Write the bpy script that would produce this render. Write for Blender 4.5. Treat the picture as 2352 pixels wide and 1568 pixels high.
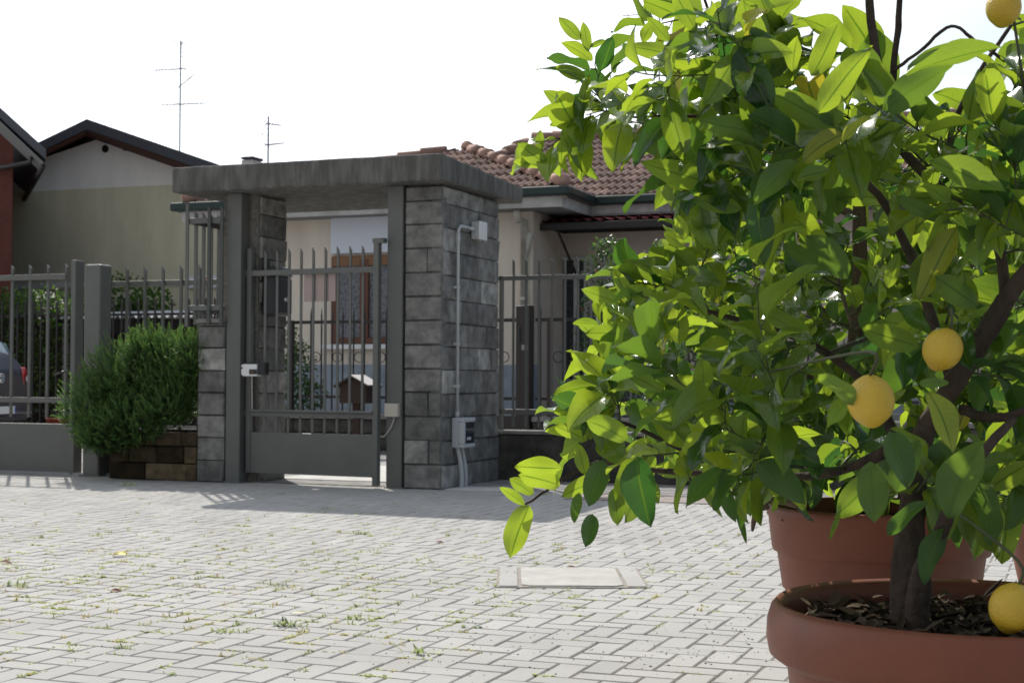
import bpy, math, random
import numpy as np
from mathutils import Matrix, Vector
R = math.radians
random.seed(7); rng = np.random.default_rng(7)
for o in list(bpy.data.objects): bpy.data.objects.remove(o)
SC = bpy.context.scene
COL = SC.collection

# ---------------------------------------------------------------- camera
CAM_H = 0.88
PITCH, ROLL = R(1.45), R(0.26)
FPX = 3400.0                                   # focal length in pixels of a 2352 px wide picture
cam_d = bpy.data.cameras.new("camera"); cam = bpy.data.objects.new("camera", cam_d); COL.objects.link(cam)
CAM_M = Matrix.Translation((0, 0, CAM_H)) @ Matrix.Rotation(math.pi/2+PITCH, 4, 'X') @ Matrix.Rotation(ROLL, 4, 'Z')
cam.matrix_world = CAM_M
cam_d.sensor_width = 36; cam_d.lens = 36*FPX/2352
cam_d.clip_start = 0.05; cam_d.clip_end = 3000
cam_d.dof.use_dof = True; cam_d.dof.focus_distance = 3.3; cam_d.dof.aperture_fstop = 14
SC.camera = cam
SC.view_settings.view_transform = 'Standard'; SC.view_settings.look = 'None'
SC.view_settings.gamma = 1; SC.view_settings.exposure = 0.32
SC.cycles.max_bounces = 8; SC.cycles.transmission_bounces = 6; SC.cycles.transparent_max_bounces = 8
SC.cycles.use_denoising = True

# ---------------------------------------------------------------- sky and sun
SUN_EL = R(46); SUN_DIR = Vector((-0.31, 0.95, 0)).normalized()
SUN_DIR = Vector((SUN_DIR.x*math.cos(SUN_EL), SUN_DIR.y*math.cos(SUN_EL), math.sin(SUN_EL)))
W = bpy.data.worlds.new("World"); SC.world = W; W.use_nodes = True
nt = W.node_tree; nt.nodes.clear()
def N(nt, typ, **kw):
    n = nt.nodes.new(typ)
    for k, v in kw.items(): setattr(n, k, v)
    return n
out = N(nt, 'ShaderNodeOutputWorld'); bg = N(nt, 'ShaderNodeBackground'); sky = N(nt, 'ShaderNodeTexSky')
sky.sky_type = 'NISHITA'; sky.sun_disc = False; sky.sun_elevation = SUN_EL
sky.sun_rotation = math.atan2(SUN_DIR.x, SUN_DIR.y)
sky.air_density = 1.3; sky.dust_density = 3.0; sky.ozone_density = 1.0; sky.altitude = 100
# thin bright cloud veil over the whole sky, thicker towards the left
tc = N(nt, 'ShaderNodeTexCoord'); mp = N(nt, 'ShaderNodeMapping'); mp.inputs['Scale'].default_value = (1.2, 1.2, 3.0)
ns = N(nt, 'ShaderNodeTexNoise'); ns.inputs['Scale'].default_value = 2.2; ns.inputs['Detail'].default_value = 7; ns.inputs['Roughness'].default_value = .55
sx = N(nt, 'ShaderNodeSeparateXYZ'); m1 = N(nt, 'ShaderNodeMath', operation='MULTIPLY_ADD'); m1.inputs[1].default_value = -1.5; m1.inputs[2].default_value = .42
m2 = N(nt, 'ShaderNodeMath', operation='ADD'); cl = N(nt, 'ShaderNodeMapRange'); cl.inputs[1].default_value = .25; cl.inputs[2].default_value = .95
mixw = N(nt, 'ShaderNodeMixRGB'); mixw.inputs[2].default_value = (10.0, 10.4, 11.0, 1)
nt.links.new(tc.outputs['Generated'], mp.inputs[0]); nt.links.new(mp.outputs[0], ns.inputs[0])
nt.links.new(tc.outputs['Generated'], sx.inputs[0]); nt.links.new(sx.outputs[0], m1.inputs[0])
nt.links.new(ns.outputs[0], m2.inputs[0]); nt.links.new(m1.outputs[0], m2.inputs[1]); nt.links.new(m2.outputs[0], cl.inputs[0])
# the veil glows around the sun; its unseen rear half is dimmed to darken fronts
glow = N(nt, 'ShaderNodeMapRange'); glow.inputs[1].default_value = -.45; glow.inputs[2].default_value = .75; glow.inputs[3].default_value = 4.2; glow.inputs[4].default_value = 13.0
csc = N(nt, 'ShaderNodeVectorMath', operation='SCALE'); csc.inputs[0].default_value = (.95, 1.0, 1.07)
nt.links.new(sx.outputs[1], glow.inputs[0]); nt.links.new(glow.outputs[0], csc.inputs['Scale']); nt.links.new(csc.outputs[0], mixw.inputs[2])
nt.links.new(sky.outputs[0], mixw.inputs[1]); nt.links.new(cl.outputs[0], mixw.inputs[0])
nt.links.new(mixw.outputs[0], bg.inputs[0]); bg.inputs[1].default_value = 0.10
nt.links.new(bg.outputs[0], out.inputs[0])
sd = bpy.data.lights.new("sun", 'SUN'); sd.energy = 3.8; sd.angle = R(0.6); sd.color = (1, .955, .88)
so = bpy.data.objects.new("sun", sd); COL.objects.link(so)
so.rotation_euler = SUN_DIR.to_track_quat('Z', 'Y').to_euler(); so.location = (-4, 12, 14)

# ---------------------------------------------------------------- picture ray -> point in the place
CR = np.array(CAM_M.to_3x3()); CP = np.array([0, 0, CAM_H])
def ray(px, py):
    d = CR @ np.array([px-1176, -(py-784), -FPX]); return d/np.linalg.norm(d)
def at_y(px, py, Y):                 # point at world depth Y
    d = ray(px, py); return CP + d*(Y/d[1])
def on_ground(px, py, z=0):
    d = ray(px, py); return CP + d*((z-CAM_H)/d[2])
TH = R(21)
UU = np.array([math.cos(TH), -math.sin(TH), 0]); VV = np.array([math.sin(TH), math.cos(TH), 0])
ORG = on_ground(886, 1120.5)
def fr(px, py, v):                   # on the plane v=const -> (u, z)
    d = ray(px, py); t = (v-(CP-ORG)@VV)/(d@VV); p = CP+d*t; return (p-ORG)@UU, p[2]
def sd_(px, py, u):                  # on the plane u=const -> (v, z)
    d = ray(px, py); t = (u-(CP-ORG)@UU)/(d@UU); p = CP+d*t; return (p-ORG)@VV, p[2]
def gl(px, py):                      # ground point in (u, v)
    p = on_ground(px, py); return (p-ORG)@UU, (p-ORG)@VV
def loc(u, v, z=0): return ORG + UU*u + VV*v + np.array([0, 0, z])

# ---------------------------------------------------------------- materials
def mat(name, col, rough=.8, metal=0, spec=.5, noise=0, nscale=8, col2=None, bump=0, bscale=60, tint=0, ramp=(.35, .65), vec='Object', stretch=None, detail=8):
    m = bpy.data.materials.new(name); m.use_nodes = True; t = m.node_tree; b = t.nodes['Principled BSDF']
    b.inputs['Roughness'].default_value = rough; b.inputs['Metallic'].default_value = metal; b.inputs['Specular IOR Level'].default_value = spec
    src = None
    tco = N(t, 'ShaderNodeTexCoord'); mpn = N(t, 'ShaderNodeMapping')
    if stretch: mpn.inputs['Scale'].default_value = stretch
    t.links.new(tco.outputs[vec], mpn.inputs[0])
    if col2 is not None:
        nz = N(t, 'ShaderNodeTexNoise'); nz.inputs['Scale'].default_value = nscale; nz.inputs['Detail'].default_value = detail; nz.inputs['Roughness'].default_value = .62
        t.links.new(mpn.outputs[0], nz.inputs[0])
        mr = N(t, 'ShaderNodeMapRange'); mr.inputs[1].default_value = ramp[0]; mr.inputs[2].default_value = ramp[1]
        t.links.new(nz.outputs[0], mr.inputs[0])
        mx = N(t, 'ShaderNodeMixRGB'); mx.inputs[1].default_value = (*col, 1); mx.inputs[2].default_value = (*col2, 1)
        t.links.new(mr.outputs[0], mx.inputs[0]); src = mx.outputs[0]
    if tint:
        at = N(t, 'ShaderNodeAttribute'); at.attribute_name = 'tint'
        ma = N(t, 'ShaderNodeMath', operation='MULTIPLY_ADD'); ma.inputs[1].default_value = tint; ma.inputs[2].default_value = 1-tint/2
        t.links.new(at.outputs['Fac'], ma.inputs[0])
        vm = N(t, 'ShaderNodeVectorMath', operation='SCALE')
        if src is not None: t.links.new(src, vm.inputs[0])
        else: vm.inputs[0].default_value = col
        t.links.new(ma.outputs[0], vm.inputs['Scale']); src = vm.outputs[0]
    if src is not None: t.links.new(src, b.inputs['Base Color'])
    else: b.inputs['Base Color'].default_value = (*col, 1)
    if bump:
        nb = N(t, 'ShaderNodeTexNoise'); nb.inputs['Scale'].default_value = bscale; nb.inputs['Detail'].default_value = 6
        t.links.new(tco.outputs[vec], nb.inputs[0])
        bp = N(t, 'ShaderNodeBump'); bp.inputs['Strength'].default_value = bump; bp.inputs['Distance'].default_value = .01
        t.links.new(nb.outputs[0], bp.inputs['Height']); t.links.new(bp.outputs[0], b.inputs['Normal'])
    return m
M = {}
M['paver'] = mat('paver_concrete', (.415, .402, .384), .9, 0, .25, col2=(.325, .314, .298), nscale=1.3, bump=.3, bscale=260, tint=.11, ramp=(.3, .75))
M['joint'] = mat('joint_sand', (.235, .21, .185), .95, 0, .1, col2=(.37, .34, .305), nscale=30, bump=.6, bscale=90)
M['ground'] = mat('driveway_concrete', (.36, .35, .34), .9, 0, .2, col2=(.27, .26, .25), nscale=1.2, bump=.4, bscale=60)
M['apron'] = mat('apron_cement', (.34, .33, .32), .9, 0, .2, col2=(.2, .19, .18), nscale=5, bump=.4, bscale=50)
M['white_cement'] = mat('pale_cement', (.6, .59, .57), .9, 0, .2, col2=(.45, .44, .42), nscale=9)
M['steel'] = mat('grey_green_paint', (.128, .131, .120), .45, 0, .5, col2=(.106, .110, .10), nscale=3, bump=.03, bscale=40)
M['steel_dark'] = mat('dark_green_grey_paint', (.06, .068, .062), .5, 0, .5)
M['iron'] = mat('dark_iron', (.022, .019, .018), .5, 0, .4)
M['brown_iron'] = mat('brown_iron', (.035, .026, .024), .45, 0, .5, col2=(.028, .02, .018), nscale=5)
M['stone'] = mat('ashlar_stone', (.135, .132, .123), .8, 0, .35, col2=(.37, .36, .335), nscale=9, bump=1, bscale=28, tint=.62, ramp=(.38, .85))
M['stone_lo'] = mat('weathered_wall_stone', (.045, .043, .038), .9, 0, .2, col2=(.12, .115, .10), nscale=6, bump=.9, bscale=35, tint=.4, ramp=(.4, .8))
M['mortar'] = mat('mortar', (.12, .118, .11), .95, 0, .1, col2=(.05, .05, .05), nscale=12, bump=.5, bscale=60)
M['planter'] = mat('brown_block', (.055, .042, .026), .95, 0, .1, col2=(.115, .085, .052), nscale=8, bump=.8, bscale=50, tint=1.3)
M['rough'] = mat('pebbledash', (.13, .125, .11), .95, 0, .2, col2=(.25, .23, .2), nscale=45, bump=1, bscale=90)
M['slab'] = mat('stained_concrete', (.10, .098, .09), .9, 0, .2, col2=(.215, .21, .195), nscale=6.5, bump=.8, bscale=45, ramp=(.42, .8), stretch=(2.2, 2.2, .4))
M['coping'] = mat('stone_coping', (.3, .29, .27), .9, 0, .2, col2=(.17, .16, .15), nscale=8, bump=.5, bscale=40)
M['beige'] = mat('beige_render', (.72, .645, .555), .9, 0, .2, col2=(.62, .55, .47), nscale=1.8, stretch=(1.6, 1.6, .35), bump=.15, bscale=120)
M['cream'] = mat('cream_render', (.66, .64, .55), .9, 0, .2, col2=(.6, .58, .5), nscale=2)
M['pinkish'] = mat('pinkish_render', (.58, .495, .43), .9, 0, .2, col2=(.50, .425, .37), nscale=2)
M['bluewhite'] = mat('bluish_white', (.66, .70, .78), .7, 0, .3)
M['plinth'] = mat('bluegrey_stone', (.22, .26, .31), .85, 0, .3, col2=(.31, .35, .4), nscale=6, bump=.3, bscale=30)
M['olive'] = mat('olive_render', (.66, .63, .47), .92, 0, .2, col2=(.55, .525, .39), nscale=1.1, stretch=(1.6, 1.6, .4), bump=.1, bscale=60)
M['oliveband'] = mat('cream_upper_render', (.84, .82, .78), .92, 0, .2, col2=(.74, .72, .68), nscale=1.1, stretch=(1.6, 1.6, .4))
M['redwall'] = mat('redbrown_render', (.12, .04, .032), .9, 0, .2, col2=(.09, .032, .025), nscale=3)
M['slate'] = mat('slate_metal', (.055, .06, .075), .5, .2, .5, col2=(.045, .05, .06), nscale=4)
M['soffit_red'] = mat('redbrown_wood', (.10, .04, .03), .8, 0, .3)
M['soffit_grey'] = mat('pale_soffit', (.22, .225, .22), .9, 0, .2)
M['gutter'] = mat('dark_green_metal', (.018, .035, .032), .4, .3, .5)
M['fascia'] = mat('pale_concrete_fascia', (.55, .54, .53), .9, 0, .2, col2=(.38, .37, .36), nscale=5)
M['tile'] = mat('clay_tile', (.25, .15, .122), .85, 0, .25, col2=(.16, .11, .092), nscale=4, bump=.3, bscale=60, tint=.6)
M['ridge'] = mat('clay_ridge', (.38, .23, .18), .85, 0, .25, col2=(.30, .19, .155), nscale=5, tint=.35)
M['awning'] = mat('crimson_tile', (.20, .035, .04), .6, 0, .4)
M['wood'] = mat('stained_wood', (.13, .04, .018), .5, 0, .5, col2=(.09, .028, .012), nscale=14, stretch=(1, 1, .1))
M['woodhead'] = mat('orange_wood', (.22, .11, .05), .6, 0, .4)
M['white'] = mat('white_plastic', (.72, .73, .73), .35, 0, .5)
M['pipe_pvc'] = mat('grey_pvc', (.50, .51, .51), .4, 0, .5)
M['box_grey'] = mat('light_grey_plastic', (.50, .52, .54), .4, 0, .5)
M['black'] = mat('black_plastic', (.012, .013, .015), .3, 0, .5)
M['darkblue'] = mat('dark_blue_grey_metal', (.03, .04, .05), .35, .2, .6)
M['beigebox'] = mat('beige_plastic', (.50, .45, .38), .5, 0, .4)
M['cable'] = mat('pale_cable', (.55, .52, .47), .5, 0, .4)
M['downpipe'] = mat('dirty_white_pipe', (.60, .58, .52), .5, 0, .4, col2=(.42, .39, .33), nscale=6)
M['glassdark'] = mat('dark_glass', (.03, .035, .045), .06, 0, .8)
M['pinkplate'] = mat('pale_pink_plate', (.42, .33, .31), .7, 0, .3, col2=(.38, .3, .28), nscale=6)
M['terra'] = mat('terracotta_plastic', (.205, .062, .031), .5, 0, .35, col2=(.14, .045, .025), nscale=5, bump=.08, bscale=200, ramp=(.3, .7))
M['soil'] = mat('dark_soil', (.02, .014, .01), .95, 0, .2, col2=(.055, .04, .028), nscale=30, bump=1, bscale=70)
M['mulch'] = mat('dry_litter', (.07, .048, .03), .9, 0, .2, tint=1.2)
M['crumb'] = mat('soil_crumb', (.03, .02, .015), .95, 0, .1, tint=1)
M['bark'] = mat('lemon_bark', (.165, .12, .09), .9, 0, .2, col2=(.085, .062, .05), nscale=30, bump=.9, bscale=60, stretch=(1, 1, .15))
M['bark_dark'] = mat('old_lemon_bark', (.085, .062, .048), .92, 0, .2, col2=(.04, .03, .025), nscale=30, bump=1, bscale=60, stretch=(1, 1, .15))
M['twig'] = mat('green_twig', (.06, .085, .025), .6, 0, .4, col2=(.05, .045, .025), nscale=12)
M['stem_dark'] = mat('dark_stem', (.035, .025, .02), .9, 0, .2)
M['manhole'] = mat('pale_manhole_concrete', (.46, .445, .41), .9, 0, .2, col2=(.36, .35, .325), nscale=6, bump=.3, bscale=120)
M['carpaint'] = mat('dark_blue_car_paint', (.005, .009, .03), .3, 0, .4)
M['carglass'] = mat('car_window', (.25, .34, .38), .05, 0, 1)
M['tyre'] = mat('rubber', (.015, .015, .015), .8)
M['chrome'] = mat('chrome', (.6, .62, .64), .2, 1)
M['redlamp'] = mat('red_lens', (.45, .012, .015), .15, 0, .8)
M['whitelens'] = mat('clear_lens', (.55, .5, .5), .15, 0, .8)
M['galv'] = mat('galvanised_steel', (.30, .31, .33), .5, .4, .5)
M['corr'] = mat('pale_corrugated_sheet', (.52, .53, .55), .6, 0, .4)
M['shedwood'] = mat('dark_shed_wood', (.018, .015, .014), .9, 0, .2)
M['redpot'] = mat('red_plastic_pot', (.32, .05, .025), .6)
M['birdwood'] = mat('dark_brown_wood', (.035, .018, .012), .8)
M['snowroof'] = mat('pale_roof_edge', (.5, .48, .46), .7)
M['drygrey'] = mat('brown_leaf', (.16, .07, .045), .8, tint=.6)
M['yellowleaf'] = mat('yellow_leaf', (.55, .46, .03), .6)
M['paleleaf'] = mat('pale_leaf', (.55, .52, .33), .7)
def lemon_mat():
    m = mat('lemon_rind', (.62, .43, .035), .36, 0, .5, col2=(.52, .33, .025), nscale=12, bump=.35, bscale=330)
    return m
M['lemon'] = lemon_mat()
def lace_mat():
    m = mat('lace_curtain', (.26, .27, .29), .9, 0, .1, col2=(.09, .10, .11), nscale=34, ramp=(.35, .65)); return m
M['lace'] = lace_mat()
def leaf_mat(name, dark, light, trans, tmix=.45, rough=.34, veins=True, yellow=(.35, .30, .03), spec=.5):
    m = bpy.data.materials.new(name); m.use_nodes = True; t = m.node_tree; b = t.nodes['Principled BSDF']; o = t.nodes['Material Output']
    b.inputs['Roughness'].default_value = rough; b.inputs['Specular IOR Level'].default_value = spec
    at = N(t, 'ShaderNodeAttribute'); at.attribute_name = 'tint'
    mx = N(t, 'ShaderNodeMixRGB'); mx.inputs[1].default_value = (*dark, 1); mx.inputs[2].default_value = (*light, 1)
    t.links.new(at.outputs['Fac'], mx.inputs[0])
    ya = N(t, 'ShaderNodeMapRange'); ya.inputs[1].default_value = 1.0; ya.inputs[2].default_value = 2.0
    t.links.new(at.outputs['Fac'], ya.inputs[0])
    my = N(t, 'ShaderNodeMixRGB'); my.inputs[2].default_value = (*yellow, 1)
    t.links.new(ya.outputs[0], my.inputs[0]); t.links.new(mx.outputs[0], my.inputs[1])
    tr = N(t, 'ShaderNodeBsdfTranslucent')
    mt = N(t, 'ShaderNodeMixRGB'); mt.inputs[1].default_value = (trans[0]*.11, trans[1]*.26, trans[2]*.6, 1); mt.inputs[2].default_value = (*trans, 1)
    t.links.new(at.outputs['Fac'], mt.inputs[0])
    mty = N(t, 'ShaderNodeMixRGB'); mty.inputs[2].default_value = (yellow[0]*1.6, yellow[1]*1.5, yellow[2], 1)
    t.links.new(ya.outputs[0], mty.inputs[0]); t.links.new(mt.outputs[0], mty.inputs[1])
    csrc, tsrc = my.outputs[0], mty.outputs[0]
    if veins:
        uv = N(t, 'ShaderNodeUVMap'); uv.uv_map = 'uv'; sp = N(t, 'ShaderNodeSeparateXYZ'); t.links.new(uv.outputs[0], sp.inputs[0])
        ab = N(t, 'ShaderNodeMath', operation='ABSOLUTE'); t.links.new(sp.outputs[1], ab.inputs[0])
        rib = N(t, 'ShaderNodeMapRange'); rib.inputs[1].default_value = .03; rib.inputs[2].default_value = .085; rib.inputs[3].default_value = 1; rib.inputs[4].default_value = 0
        t.links.new(ab.outputs[0], rib.inputs[0])
        k = N(t, 'ShaderNodeMath', operation='MULTIPLY_ADD'); k.inputs[1].default_value = -.22; t.links.new(ab.outputs[0], k.inputs[0]); t.links.new(sp.outputs[0], k.inputs[2])
        k2 = N(t, 'ShaderNodeMath', operation='MULTIPLY'); k2.inputs[1].default_value = 60; t.links.new(k.outputs[0], k2.inputs[0])
        s = N(t, 'ShaderNodeMath', operation='SINE'); t.links.new(k2.outputs[0], s.inputs[0])
        sr = N(t, 'ShaderNodeMapRange'); sr.inputs[1].default_value = .9; sr.inputs[2].default_value = 1; sr.inputs[4].default_value = .22
        t.links.new(s.outputs[0], sr.inputs[0])
        va = N(t, 'ShaderNodeMath', operation='MAXIMUM'); t.links.new(rib.outputs[0], va.inputs[0]); t.links.new(sr.outputs[0], va.inputs[1])
        mv = N(t, 'ShaderNodeMixRGB'); mv.inputs[2].default_value = (light[0]*1.2, light[1]*1.1, light[2]*1.3, 1); t.links.new(va.outputs[0], mv.inputs[0]); t.links.new(csrc, mv.inputs[1]); csrc = mv.outputs[0]
        td = N(t, 'ShaderNodeMixRGB'); td.inputs[2].default_value = (trans[0]*.3, trans[1]*.42, trans[2]*.4, 1); t.links.new(va.outputs[0], td.inputs[0]); t.links.new(tsrc, td.inputs[1]); tsrc = td.outputs[0]
        bp = N(t, 'ShaderNodeBump'); bp.inputs['Strength'].default_value = .8; bp.inputs['Distance'].default_value = .0015
        t.links.new(va.outputs[0], bp.inputs['Height']); t.links.new(bp.outputs[0], b.inputs['Normal'])
        # blotchy variation over each blade
        tc2 = N(t, 'ShaderNodeTexCoord'); nz = N(t, 'ShaderNodeTexNoise'); nz.inputs['Scale'].default_value = 35; t.links.new(tc2.outputs['Object'], nz.inputs[0])
        nr = N(t, 'ShaderNodeMapRange'); nr.inputs[3].default_value = .8; nr.inputs[4].default_value = 1.2; t.links.new(nz.outputs[0], nr.inputs[0])
        sc = N(t, 'ShaderNodeVectorMath', operation='SCALE'); t.links.new(csrc, sc.inputs[0]); t.links.new(nr.outputs[0], sc.inputs['Scale']); csrc = sc.outputs[0]
        # paler underside
        ge = N(t, 'ShaderNodeNewGeometry'); mu = N(t, 'ShaderNodeMixRGB'); mu.inputs[2].default_value = (light[0]*1.25, light[1]*1.1, light[2]*1.6, 1)
        kk = N(t, 'ShaderNodeMath', operation='MULTIPLY'); kk.inputs[1].default_value = .55; t.links.new(ge.outputs['Backfacing'], kk.inputs[0])
        t.links.new(kk.outputs[0], mu.inputs[0]); t.links.new(csrc, mu.inputs[1]); csrc = mu.outputs[0]
        rr = N(t, 'ShaderNodeMapRange'); rr.inputs[3].default_value = rough; rr.inputs[4].default_value = .6; t.links.new(ge.outputs['Backfacing'], rr.inputs[0]); t.links.new(rr.outputs[0], b.inputs['Roughness'])
    t.links.new(csrc, b.inputs['Base Color']); t.links.new(tsrc, tr.inputs[0])
    ms = N(t, 'ShaderNodeMixShader'); ms.inputs[0].default_value = tmix
    t.links.new(b.outputs[0], ms.inputs[1]); t.links.new(tr.outputs[0], ms.inputs[2]); t.links.new(ms.outputs[0], o.inputs[0])
    return m
M['leaf'] = leaf_mat('lemon_leaf', (.008, .036, .010), (.055, .130, .022), (.50, .64, .035), .47, .21, spec=.65)
M['hedgeleaf'] = leaf_mat('hedge_leaf', (.018, .055, .012), (.09, .17, .02), (.22, .38, .03), .35, .5, False)
M['shrubleaf'] = leaf_mat('shrub_leaf', (.02, .06, .022), (.07, .13, .04), (.2, .34, .05), .35, .35, False, yellow=(.45, .08, .03))
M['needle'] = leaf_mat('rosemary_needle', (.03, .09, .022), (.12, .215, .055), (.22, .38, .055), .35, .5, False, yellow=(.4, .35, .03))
M['weed'] = leaf_mat('weed_blade', (.27, .26, .14), (.48, .54, .20), (.55, .62, .22), .4, .6, False, yellow=(.30, .19, .12))

# ---------------------------------------------------------------- building helpers
class MB:
    def __init__(s): s.v = []; s.f = []; s.t = []
    def add(s, vs, fs, tint=.5):
        k = len(s.v); s.v += [tuple(map(float, p)) for p in vs]; s.f += [tuple(i+k for i in f) for f in fs]; s.t += [tint]*len(fs); return s
    def box(s, u0, u1, v0, v1, z0, z1, tint=.5):
        if u0 > u1: u0, u1 = u1, u0
        if v0 > v1: v0, v1 = v1, v0
        if z0 > z1: z0, z1 = z1, z0
        return s.add([(u0,v0,z0),(u1,v0,z0),(u1,v1,z0),(u0,v1,z0),(u0,v0,z1),(u1,v0,z1),(u1,v1,z1),(u0,v1,z1)],
              [(3,2,1,0),(4,5,6,7),(0,1,5,4),(1,2,6,5),(2,3,7,6),(3,0,4,7)], tint)
    def hexa(s, p, tint=.5):
        return s.add(p, [(3,2,1,0),(4,5,6,7),(0,1,5,4),(1,2,6,5),(2,3,7,6),(3,0,4,7)], tint)
    def chbox(s, u0, u1, v0, v1, z0, z1, c=.01, tint=.5, face='v-', jit=0):
        # block whose front face (towards v- or u+) has chamfered edges
        j = lambda: random.uniform(-jit, jit)
        if face == 'v-':
            a = [(u0+c,v0,z0+c),(u1-c,v0,z0+c),(u1-c,v0,z1-c),(u0+c,v0,z1-c)]; b = [(u0,v0+c,z0),(u1,v0+c,z0),(u1,v0+c,z1),(u0,v0+c,z1)]; d = [(u0,v1,z0),(u1,v1,z0),(u1,v1,z1),(u0,v1,z1)]
            a = [(p[0], p[1]+j(), p[2]) for p in a]
        else:
            a = [(u1,v0+c,z0+c),(u1,v1-c,z0+c),(u1,v1-c,z1-c),(u1,v0+c,z1-c)]; b = [(u1-c,v0,z0),(u1-c,v1,z0),(u1-c,v1,z1),(u1-c,v0,z1)]; d = [(u0,v0,z0),(u0,v1,z0),(u0,v1,z1),(u0,v0,z1)]
            a = [(p[0]+j(), p[1], p[2]) for p in a]
        f = [(0,1,2,3)]
        for i in range(4):
            n = (i+1) % 4; f += [(4+i,4+n,n,i), (8+i,8+n,4+n,4+i)]
        return s.add(a+b+d, f, tint)
    def tube(s, pts, r, n=8, tint=.5, caps=True):
        pts = [np.array(p, float) for p in pts]; rs = r if hasattr(r, '__len__') else [r]*len(pts)
        vs = []; prev = None
        for i, p in enumerate(pts):
            d = pts[min(i+1, len(pts)-1)]-pts[max(i-1, 0)]; d /= (np.linalg.norm(d)+1e-9)
            if prev is None:
                a = np.cross(d, (0, 0, 1)); 
                if np.linalg.norm(a) < .1: a = np.cross(d, (1, 0, 0))
            else: a = prev-d*(prev@d)
            a /= np.linalg.norm(a); prev = a; b = np.cross(d, a)
            for k in range(n):
                q = 2*math.pi*k/n; vs.append(p+rs[i]*(a*math.cos(q)+b*math.sin(q)))
        fs = [(i*n+k, i*n+(k+1) % n, (i+1)*n+(k+1) % n, (i+1)*n+k) for i in range(len(pts)-1) for k in range(n)]
        if caps: fs += [tuple(range(n))[::-1], tuple((len(pts)-1)*n+k for k in range(n))]
        return s.add(vs, fs, tint)
    def lathe(s, prof, n=48, c=(0, 0, 0), tint=.5, wob=0):
        vs = []
        for (r, z) in prof:
            for k in range(n):
                q = 2*math.pi*k/n; rr = r*(1+wob*math.sin(3*q+1))
                vs.append((c[0]+rr*math.cos(q), c[1]+rr*math.sin(q), c[2]+z))
        fs = [(i*n+k, i*n+(k+1) % n, (i+1)*n+(k+1) % n, (i+1)*n+k) for i in range(len(prof)-1) for k in range(n)]
        return s.add(vs, fs, tint)
    def ring(s, c, r, t, axis='v', n=20, m=6):
        pts = []
        for k in range(n+1):
            q = 2*math.pi*k/n
            pts.append((c[0]+r*math.cos(q), c[1], c[2]+r*math.sin(q)) if axis == 'v' else (c[0], c[1]+r*math.cos(q), c[2]+r*math.sin(q)))
        return s.tube(pts, t, m, caps=False)
    def prism(s, poly, v0, v1, tint=.5):            # polygon in (u,z) extruded along v
        n = len(poly); vs = [(p[0], v0, p[1]) for p in poly]+[(p[0], v1, p[1]) for p in poly]
        return s.add(vs, [tuple(range(n)), tuple(range(2*n-1, n-1, -1))]+[(i, n+i, n+(i+1) % n, (i+1) % n) for i in range(n)], tint)
    def prism_u(s, poly, u0, u1, tint=.5):          # polygon in (v,z) extruded along u
        n = len(poly); vs = [(u0, p[0], p[1]) for p in poly]+[(u1, p[0], p[1]) for p in poly]
        return s.add(vs, [tuple(range(n))[::-1], tuple(range(n, 2*n))]+[(i, (i+1) % n, n+(i+1) % n, n+i) for i in range(n)], tint)
    def build(s, name, m, parent=None, bevel=0, smooth=False, base=None, label=None, segs=2):
        me = bpy.data.meshes.new(name)
        q = parent
        while q is not None and 'base_' not in q.keys(): q = q.parent
        b = q['base_'] if (q is not None and base is None) else (base if base is not None else (0, 0, 0))
        vs = np.array(s.v, float)
        if len(vs): vs = vs-np.array(b)
        me.from_pydata(vs.tolist(), [], s.f); me.validate(); me.update()
        at = me.attributes.new('tint', 'FLOAT', 'FACE')
        tt = s.t if len(me.polygons) == len(s.t) else [.5]*len(me.polygons)
        at.data.foreach_set('value', np.array(tt, np.float32))
        me.materials.append(M[m] if isinstance(m, str) else m)
        if smooth: me.polygons.foreach_set('use_smooth', [True]*len(me.polygons))
        o = bpy.data.objects.new(name, me); COL.objects.link(o)
        if parent is not None: o.parent = parent
        if bevel:
            bm = o.modifiers.new('bevel', 'BEVEL'); bm.width = bevel; bm.segments = segs; bm.limit_method = 'ANGLE'; bm.angle_limit = R(35)
        if label: o['label'] = label
        return o
ROT = -TH
def thing(name, label, cat, base=(0, 0, 0), group=None, world=False):
    o = bpy.data.objects.new(name, None); COL.objects.link(o); o.empty_display_size = .2
    if world: o.location = Vector(base)
    else: o.location = Vector(loc(*base)); o.rotation_euler = (0, 0, ROT)
    o['base_'] = list(map(float, base)) if len(base) == 3 else [*map(float, base), 0.0]
    o['label'] = label; o['category'] = cat
    if group: o['group'] = group
    return o
def single(mb, name, m, label, cat, base, group=None, world=False, **kw):      # a thing made of one mesh
    o = mb.build(name, m, None, base=base, **kw)
    if world: o.location = Vector(base)
    else: o.location = Vector(loc(*base)); o.rotation_euler = (0, 0, ROT)
    o['label'] = label; o['category'] = cat
    if group: o['group'] = group
    return o
def struct(mb, name, m, world=False, **kw):
    o = mb.build(name, m, None, base=(0, 0, 0), **kw)
    if not world: o.location = Vector(loc(0, 0, 0)); o.rotation_euler = (0, 0, ROT)
    o['kind'] = 'structure'; return o
def cp(o, parent, off):
    c = o.copy(); COL.objects.link(c); c.parent = parent; c.location = o.location+Vector(off)
    for ch in o.children:
        d = ch.copy(); COL.objects.link(d); d.parent = c
    return c

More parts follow.
